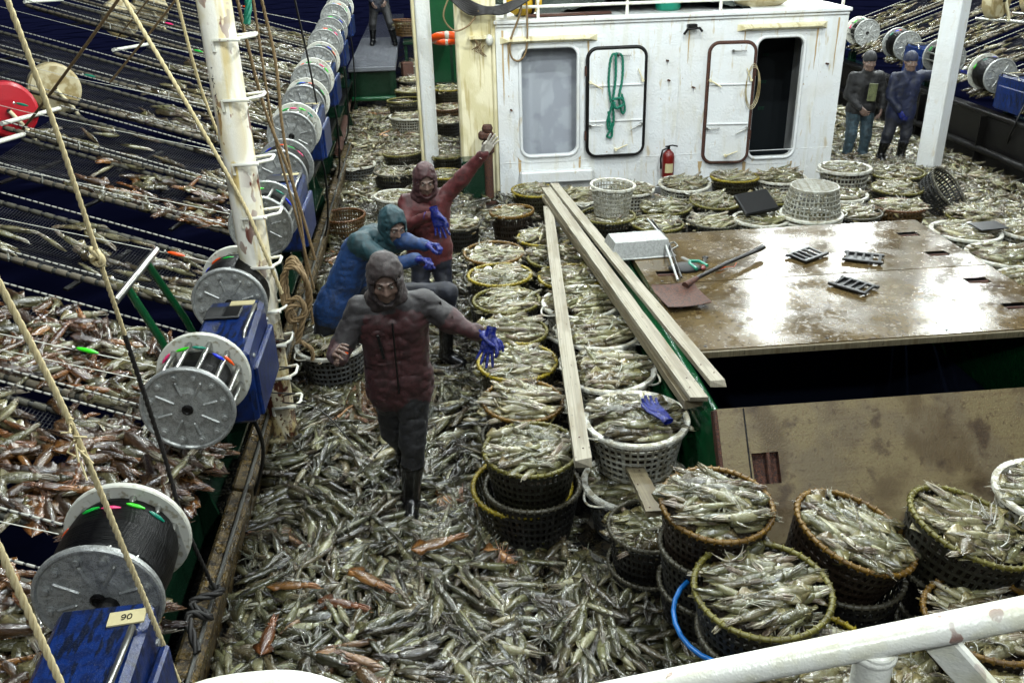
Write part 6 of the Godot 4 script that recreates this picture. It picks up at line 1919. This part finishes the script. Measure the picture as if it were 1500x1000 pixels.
# J: joints; look: materials. regions 1 jacket, 2 trousers, 3 boots, 4 yoke
func person(label: String, J: Dictionary, look: Dictionary, cell: float, sd: int) -> void:
	var at: Vector3 = J.root
	var t := thing("person", label, "person", at)
	var q := {}
	var lo := Vector3.ONE * 99
	var hi := -lo
	for k in J:
		if J[k] is Vector3 and k != "root" and k != "face" and not k.begins_with("dir") and not k.begins_with("palm"):
			q[k] = J[k] - at
			lo = lo.min(q[k])
			hi = hi.max(q[k])
	lo -= Vector3.ONE * .22
	hi += Vector3.ONE * .22
	var body := SurfaceTool.new()
	body.begin(Mesh.PRIMITIVE_TRIANGLES)
	for pass_ in 2: # 0: the body beneath, coarse; 1: the clothes
		var f := Field.new(lo, hi, cell if pass_ == 1 else .028)
		var yk := 4 if look.has("yoke") else 1
		var e := 0.0 if pass_ == 1 else -.022
		var bulk: float = look.get("bulk", 1.0)
		var side: Vector3 = (q.shR - q.shL).normalized()
		var mid: Vector3 = (q.shL + q.shR) * .5
		var hip: Vector3 = (q.hipL + q.hipR) * .5
		var up: Vector3 = (mid - hip).normalized()
		# trunk
		for s in [-1.0, 1.0]:
			f.cap(mid + side * s * .085 - up * .10, hip + side * s * .075 + up * .10, .118 * bulk + e, .112 * bulk + e, 1, .07)
			f.cap(mid + side * s * .10 - up * .02, mid + side * s * .03 + up * .03, .075 + e, .065 + e, yk, .06)
		f.cap(hip + side * -.08 + up * .02, hip + side * .08 + up * .02, .125 * bulk + e, .125 * bulk + e, 1, .05)
		if look.get("hem", true): f.cap(hip + side * -.075 - up * .06, hip + side * .075 - up * .06, .125 * bulk + e, .125 * bulk + e, 1, .03)
		f.cap(mid + up * .02, q.head - up * .10, .065 + e, .062 + e, yk, .05)
		# arms
		for s in ["L", "R"]:
			var mid_u: Vector3 = q["sh" + s].lerp(q["el" + s], .75)
			f.cap(q["sh" + s], mid_u, .078 * bulk + e, .066 + e, yk, .05)
			f.cap(mid_u, q["el" + s], .066 + e, .062 + e, 1, .04)
			f.cap(q["el" + s], q["wr" + s], .062 + e, .046 + e, 1, .03)
			f.cap(q["wr" + s], q["wr" + s] + (q["wr" + s] - q["el" + s]).normalized() * .02, .047 + e, .045 + e, 1, .02)
		# legs
		for s in ["L", "R"]:
			f.cap(q["hip" + s], q["kn" + s], .105 * bulk + e, .078 + e, 2, .03)
			var bt: Vector3 = q["kn" + s].lerp(q["an" + s], .38 if look.get("boots", true) else .9)
			f.cap(q["kn" + s], bt, .078 + e, .066 + e, 2, .03)
			f.cap(bt, q["an" + s], .068 + e, .056 + e, 3 if s == "L" else 5, .025)
			f.cap(q["an" + s] + Vector3(0, -.03, 0), q["toe" + s], .058 + e, .050 + e, 3 if s == "L" else 5, .03)
		if pass_ == 1:
			f.crumple(.007, 5.0, sd, [3, 5])
			f.folds(.008, 4.5, sd + 3, [3, 5])
			f.folds(.004, 9.0, sd + 4, [3, 5])
		var ms := f.build()
		if pass_ == 0:
			for r in ms: body.append_from(ms[r], 0, Transform3D.IDENTITY)
		else:
			if ms.has(1): obj("jacket", ms[1], M[look.jacket], t)
			if ms.has(4): obj("jacket_yoke", ms[4], M[look.get("yoke", look.jacket)], t)
			if ms.has(2): obj("trousers", ms[2], M[look.trousers], t)
			for rg in [3, 5]:
				if ms.has(rg): obj("boot" if look.get("boots", true) else "shoe", ms[rg], M.rubber_boot, t)
	# head
	var fz: Vector3 = (J.face as Vector3).normalized()
	var fx := Vector3.UP.cross(fz).normalized()
	var hb := Basis(fx, fz.cross(fx), fz)
	var hx := Transform3D(hb, q.head)
	body.append_from(HEAD, 0, hx)
	for s in ["L", "R"]:
		var g: String = look.get("glove" + s, "")
		var mesh: ArrayMesh = HANDS[look["hand" + s]]
		var xf := hand_xf(q["wr" + s] + (J["dir" + s] as Vector3).normalized() * .03, J["dir" + s], J["palm" + s])
		if g: 
			var o := obj("glove", mesh, M[g], t)
			o.transform = xf
			var cuff := obj("cuff", MB.new().disc([Vector2(.040, -.05), Vector2(.043, -.05), Vector2(.036, .0), Vector2(.030, .0)], 16, Transform3D(Basis(Vector3(0, 0, 1), -PI / 2), Vector3.ZERO)), M[g], o)
		else: body.append_from(mesh, 0, xf)
	obj("body", body.commit(), M.skin, t)
	for s in [-1.0, 1.0]:
		var e := MB.new().ball(Vector3(.031 * s, .004, .0765), Vector3(.0125, .0125, .0125), 12)
		var eye := obj("eye", e, M.eye_white, t)
		eye.transform = hx
		obj("iris", MB.new().ball(Vector3(.031 * s, .004, .0855), Vector3(.0055, .0055, .0042), 10), M.pupil, eye)
		var br := obj("eyebrow", MB.new().tube([Vector3(.014 * s, .030, .096), Vector3(.03 * s, .034, .090), Vector3(.048 * s, .028, .076)], [.0025, .003, .0015], 6), M.pupil, t)
		br.transform = hx
	# hood or cap
	if look.has("hood"):
		var f := Field.new(Vector3(-.18, -.26, -.2), Vector3(.18, .2, .2), .009)
		f.ell(Vector3(0, .02, -.02), Vector3(.100, .130, .122), 0, .03)
		f.ell(Vector3(0, -.07, -.0), Vector3(.092, .105, .110), 0, .05)
		f.cap(Vector3(-.05, -.17, -.01), Vector3(.05, -.17, -.01), .085, .085, 0, .05)
		f.crumple(.012, 14.0, sd + 5)
		f.ell(Vector3(0, -.015, .115), Vector3(.070, .105, .085), 0, .01, Basis.IDENTITY, true)
		f.ell(Vector3(0, 0, -.005), Vector3(.085, .11, .105), 0, .01, Basis.IDENTITY, true)
		obj("hood", f.build()[0], M[look.hood], t).transform = hx
	elif look.has("cap"):
		var f := Field.new(Vector3(-.15, -.12, -.18), Vector3(.15, .2, .18), .009)
		f.ell(Vector3(0, .035, -.015), Vector3(.088, .105, .108), 0, .02)
		f.ell(Vector3(0, -.09, .06), Vector3(.16, .11, .13), 0, .01, Basis.IDENTITY, true)
		obj("cap", f.build()[0], M[look.cap], t).transform = hx
	if look.has("zip"):
		var mid: Vector3 = (q.shL + q.shR) * .5
		var hip: Vector3 = (q.hipL + q.hipR) * .5
		var fwd: Vector3 = (q.shR - q.shL).normalized().cross((mid - hip).normalized())
		obj("zip", MB.new().tube([mid - (mid - hip) * .1 + fwd * .128, mid.lerp(hip, .5) + fwd * .140, hip + fwd * .138], .006, 6), M.black_rubber, t)
		obj("pocket_flap", MB.new().box(mid.lerp(hip, .38) + fwd * .138 - Vector3(.075, 0, 0), Vector3(.016, .15, .012), Basis(Vector3(0, 0, 1), .15), .003), M.black_rubber, t)

func make_people() -> void:
	make_head()
	make_hand("grip", .55, 1.0, 1.0)
	make_hand("grip_m", .55, 1.0, -1.0)
	make_hand("glove", .42, 1.16, 1.0)
	make_hand("glove_m", .42, 1.16, -1.0)
	make_hand("fist", 1.0, 1.3, 1.0)
	make_hand("fist_m", 1.0, 1.3, -1.0)
	make_hand("flat", .08, 1.15, 1.0, 2.0)
	# the walking man in front
	person("man walking in a burgundy and grey hooded jacket, one blue glove", {
		"root": Vector3(-.29, 0, -4.6), "face": Vector3(.05, -.34, 1),
		"head": Vector3(-.315, 1.575, -4.54), "shL": Vector3(-.475, 1.385, -4.60), "shR": Vector3(-.115, 1.40, -4.60),
		"elL": Vector3(-.61, 1.155, -4.52), "wrL": Vector3(-.585, 1.215, -4.33), "elR": Vector3(.03, 1.285, -4.56), "wrR": Vector3(.155, 1.245, -4.50),
		"hipL": Vector3(-.375, .90, -4.64), "hipR": Vector3(-.215, .90, -4.62), "knL": Vector3(-.36, .52, -4.70), "anL": Vector3(-.33, .22, -4.98), "toeL": Vector3(-.33, .12, -4.90),
		"knR": Vector3(-.245, .50, -4.56), "anR": Vector3(-.285, .12, -4.56), "toeR": Vector3(-.29, .07, -4.42),
		"dirL": Vector3(.05, .75, .65), "palmL": Vector3(.75, -.1, .55), "dirR": Vector3(.9, -.25, .25), "palmR": Vector3(-.1, -.9, .4)},
		{"jacket": "burgundy", "yoke": "charcoal", "trousers": "trouser_dark", "hood": "hood_brown", "handL": "grip", "handR": "glove", "gloveR": "glove_blue", "zip": true, "bulk": .99}, .0115, 11)
	var hg := obj("glove", HANDS.flat, M.glove_blue)
	hg.transform = hand_xf(Vector3(.235, 1.235, -4.44), Vector3(-.25, -.9, .25), Vector3(-.3, 0, 1), .95)
	tag(hg, "second blue glove held hanging from the walking man's gloved hand", "glove")
	var cg := thing("cigarette", "white cigarette between the walking man's bare fingers", "cigarette", Vector3(-.555, 1.30, -4.235))
	obj("paper", MB.new().tube([Vector3(-.02, .0, -.01), Vector3(.02, .004, .02)], .0045, 7), M.paper, cg)
	obj("tip", MB.new().tube([Vector3(.02, .004, .02), Vector3(.035, .005, .031)], .0045, 7), M.orange_plastic, cg)
	# the crouching man in blue
	person("man crouching in a blue jacket and teal hood with blue gloves", {
		"root": Vector3(-.5, 0, -6.45), "face": Vector3(.45, -.35, .85),
		"head": Vector3(-.345, 1.28, -6.36), "shL": Vector3(-.60, 1.18, -6.30), "shR": Vector3(-.50, 1.14, -6.60),
		"elR": Vector3(-.26, 1.17, -6.30), "wrR": Vector3(-.13, 1.165, -6.22), "elL": Vector3(-.36, 1.05, -6.12), "wrL": Vector3(-.20, 1.10, -6.10),
		"hipL": Vector3(-.86, .66, -6.36), "hipR": Vector3(-.80, .66, -6.55), "knL": Vector3(-.98, .36, -6.42), "anL": Vector3(-1.06, .13, -6.62), "toeL": Vector3(-.95, .07, -6.52),
		"knR": Vector3(.03, .70, -6.42), "anR": Vector3(-.02, .16, -6.45), "toeR": Vector3(.10, .08, -6.40),
		"dirR": Vector3(.9, .05, .35), "palmR": Vector3(-.2, -.9, .3), "dirL": Vector3(.8, .1, .5), "palmL": Vector3(.1, -.8, .4)},
		{"jacket": "jacket_blue", "yoke": "teal_cloth", "trousers": "navy", "hood": "teal_cloth", "handL": "fist_m", "handR": "fist", "gloveL": "glove_blue", "gloveR": "glove_blue", "bulk": 1.1}, .0145, 12)
	# the man in red behind
	person("man in a crimson hooded jacket reaching up in a white glove", {
		"root": Vector3(-.1, 0, -7.4), "face": Vector3(.15, -.32, 1),
		"head": Vector3(-.10, 1.335, -7.36), "shL": Vector3(-.27, 1.14, -7.42), "shR": Vector3(.07, 1.18, -7.42),
		"elR": Vector3(.26, 1.38, -7.38), "wrR": Vector3(.39, 1.53, -7.32), "elL": Vector3(-.30, .96, -7.30), "wrL": Vector3(-.10, 1.08, -7.16),
		"hipL": Vector3(-.19, .68, -7.44), "hipR": Vector3(-.02, .68, -7.44), "knL": Vector3(-.2, .40, -7.36), "anL": Vector3(-.2, .12, -7.46), "toeL": Vector3(-.2, .06, -7.32),
		"knR": Vector3(.0, .40, -7.36), "anR": Vector3(.0, .12, -7.46), "toeR": Vector3(.02, .06, -7.32),
		"dirR": Vector3(.55, .8, .1), "palmR": Vector3(.3, -.2, .95), "dirL": Vector3(.9, -.1, .3), "palmL": Vector3(.1, -.9, .3)},
		{"jacket": "crimson", "trousers": "navy", "hood": "maroon_hood", "handL": "glove_m", "handR": "flat", "gloveL": "glove_blue", "gloveR": "glove_white"}, .016, 13)
	var fl := obj("glove", HANDS.flat, M.glove_blue)
	fl.transform = hand_xf(Vector3(-.03, 1.12, -7.08), Vector3(.25, -.9, .1), Vector3(-.2, 0, 1), 1.15)
	tag(fl, "empty blue glove dangling before the man in crimson", "glove")
	# two men far right
	person("far man in black jacket and jeans beside the deck house corner", {
		"root": Vector3(5.98, 0, -12.1), "face": Vector3(-.1, -.2, 1),
		"head": Vector3(5.97, 1.38, -12.06), "shL": Vector3(5.79, 1.17, -12.1), "shR": Vector3(6.16, 1.17, -12.1),
		"elL": Vector3(5.74, .93, -12.08), "wrL": Vector3(5.85, .80, -11.94), "elR": Vector3(6.24, .93, -12.06), "wrR": Vector3(6.17, .78, -11.92),
		"hipL": Vector3(5.86, .72, -12.1), "hipR": Vector3(6.05, .72, -12.1), "knL": Vector3(5.85, .38, -12.06), "anL": Vector3(5.84, .08, -12.1), "toeL": Vector3(5.82, .05, -11.97),
		"knR": Vector3(6.07, .38, -12.06), "anR": Vector3(6.07, .08, -12.1), "toeR": Vector3(6.09, .05, -11.97),
		"dirL": Vector3(.5, -.6, .5), "palmL": Vector3(.6, 0, -.4), "dirR": Vector3(-.3, -.7, .5), "palmR": Vector3(-.6, 0, -.4)},
		{"jacket": "black_cloth", "trousers": "jeans", "cap": "black_cloth", "handL": "grip", "handR": "grip_m", "boots": false, "hem": false}, .018, 14)
	tag(obj("work_apron", MB.new().box(Vector3(6.02, .98, -11.955), Vector3(.13, .24, .02), Basis.from_euler(Vector3(-.1, .1, -.1)), .006), M.bib), "olive bib panel on the far man in black", "bib")
	person("far man in navy work clothes stretching one arm sideways", {
		"root": Vector3(6.5, 0, -12.0), "face": Vector3(-.1, -.15, 1),
		"head": Vector3(6.51, 1.37, -11.97), "shL": Vector3(6.34, 1.16, -12.0), "shR": Vector3(6.70, 1.17, -12.0),
		"elL": Vector3(6.29, .92, -11.97), "wrL": Vector3(6.37, .76, -11.84), "elR": Vector3(6.98, 1.16, -12.0), "wrR": Vector3(7.2, 1.20, -12.0),
		"hipL": Vector3(6.41, .70, -12.0), "hipR": Vector3(6.58, .70, -12.0), "knL": Vector3(6.34, .38, -11.96), "anL": Vector3(6.30, .09, -12.0), "toeL": Vector3(6.27, .05, -11.87),
		"knR": Vector3(6.60, .38, -11.96), "anR": Vector3(6.58, .07, -11.98), "toeR": Vector3(6.60, .04, -11.84),
		"dirL": Vector3(.4, -.8, .4), "palmL": Vector3(.7, 0, -.3), "dirR": Vector3(1, .05, 0), "palmR": Vector3(0, -1, .2)},
		{"jacket": "work_blue", "trousers": "navy", "cap": "work_blue", "handL": "glove", "handR": "glove", "gloveL": "glove_blue", "gloveR": "glove_blue"}, .018, 15)
	# the man whose legs show at the top, on the gangway
	person("man in dark clothes standing on the raised gangway, legs visible", {
		"root": Vector3(-.98, .88, -19.7), "face": Vector3(.1, -.1, 1),
		"head": Vector3(-.95, 2.42, -19.66), "shL": Vector3(-1.13, 2.22, -19.7), "shR": Vector3(-.77, 2.22, -19.7),
		"elL": Vector3(-1.2, 1.95, -19.68), "wrL": Vector3(-1.1, 1.78, -19.54), "elR": Vector3(-.7, 1.95, -19.68), "wrR": Vector3(-.8, 1.80, -19.54),
		"hipL": Vector3(-1.05, 1.72, -19.7), "hipR": Vector3(-.86, 1.72, -19.7), "knL": Vector3(-1.12, 1.32, -19.68), "anL": Vector3(-1.15, .98, -19.74), "toeL": Vector3(-1.17, .93, -19.6),
		"knR": Vector3(-.76, 1.32, -19.6), "anR": Vector3(-.70, .98, -19.6), "toeR": Vector3(-.68, .93, -19.47),
		"dirL": Vector3(.3, -.8, .4), "palmL": Vector3(.6, 0, -.4), "dirR": Vector3(-.3, -.8, .4), "palmR": Vector3(-.6, 0, -.4)},
		{"jacket": "navy", "trousers": "trouser_dark", "cap": "black_cloth", "handL": "grip", "handR": "grip_m"}, .02, 16)
	# glove on the near white basket
	var gl := obj("glove", HANDS.flat, M.glove_blue)
	gl.transform = hand_xf(Vector3(1.19, .745, -4.28), Vector3(-.35, .12, -.9), Vector3(.15, .9, .2), 1.0)
	gl.transform.basis = gl.transform.basis.scaled_local(Vector3(1.05, .6, 1.15))
	gl.mesh = HANDS.glove
	tag(gl, "blue rubber glove dropped on the squid in the white basket", "glove")

func _ready() -> void:
	rng.seed = 20240611
	var cam := Camera3D.new()
	cam.name = "camera"
	cam.fov = 41.96
	cam.near = .05
	cam.far = 900.0
	cam.transform = Transform3D(Basis(Vector3.UP, -deg_to_rad(4.6)) * Basis(Vector3.RIGHT, -deg_to_rad(25.8)) * Basis(Vector3(0, 0, 1), -deg_to_rad(1.7)), Vector3(0, 3.35, 0))
	add_child(cam)
	var we := WorldEnvironment.new()
	we.name = "world"
	var env := Environment.new()
	env.background_mode = Environment.BG_SKY
	var sky := Sky.new()
	var sm := ProceduralSkyMaterial.new()
	sm.sky_top_color = C(.10, .12, .26)
	sm.sky_horizon_color = C(.16, .18, .34)
	sm.ground_bottom_color = C(.04, .05, .10)
	sm.ground_horizon_color = C(.12, .13, .24)
	sm.sun_angle_max = 2.0
	sky.sky_material = sm
	env.sky = sky
	env.background_energy_multiplier = .45
	env.tonemap_mode = Environment.TONE_MAPPER_LINEAR
	env.tonemap_exposure = 1.1
	env.sdfgi_enabled = true
	env.ssao_enabled = true
	env.ssil_enabled = true
	we.environment = env
	add_child(we)
	var sun := DirectionalLight3D.new()
	sun.name = "moon"
	sun.light_energy = .10
	sun.light_color = C(.85, .90, 1.0)
	sun.light_angular_distance = 10.0
	sun.shadow_enabled = true
	sun.rotation_degrees = Vector3(-58, 25, 0)
	add_child(sun)
	make_materials()
	make_lamps()
	make_setting()
	make_cabin()
	make_posts()
	make_hatch()
	for i in 9: squid_variant(100 + i, [0.0, .03, -.035, .07, -.02, .015, -.09, .05, -.05][i], [.0, .01, -.01, .015, .02, -.012, .01, .025, -.02][i])
	tuft_variant(300)
	make_machines()
	make_racks()
	make_baskets()
	make_hatch_things()
	make_deck_squid()
	make_ropes()
	make_rail()
	make_people()
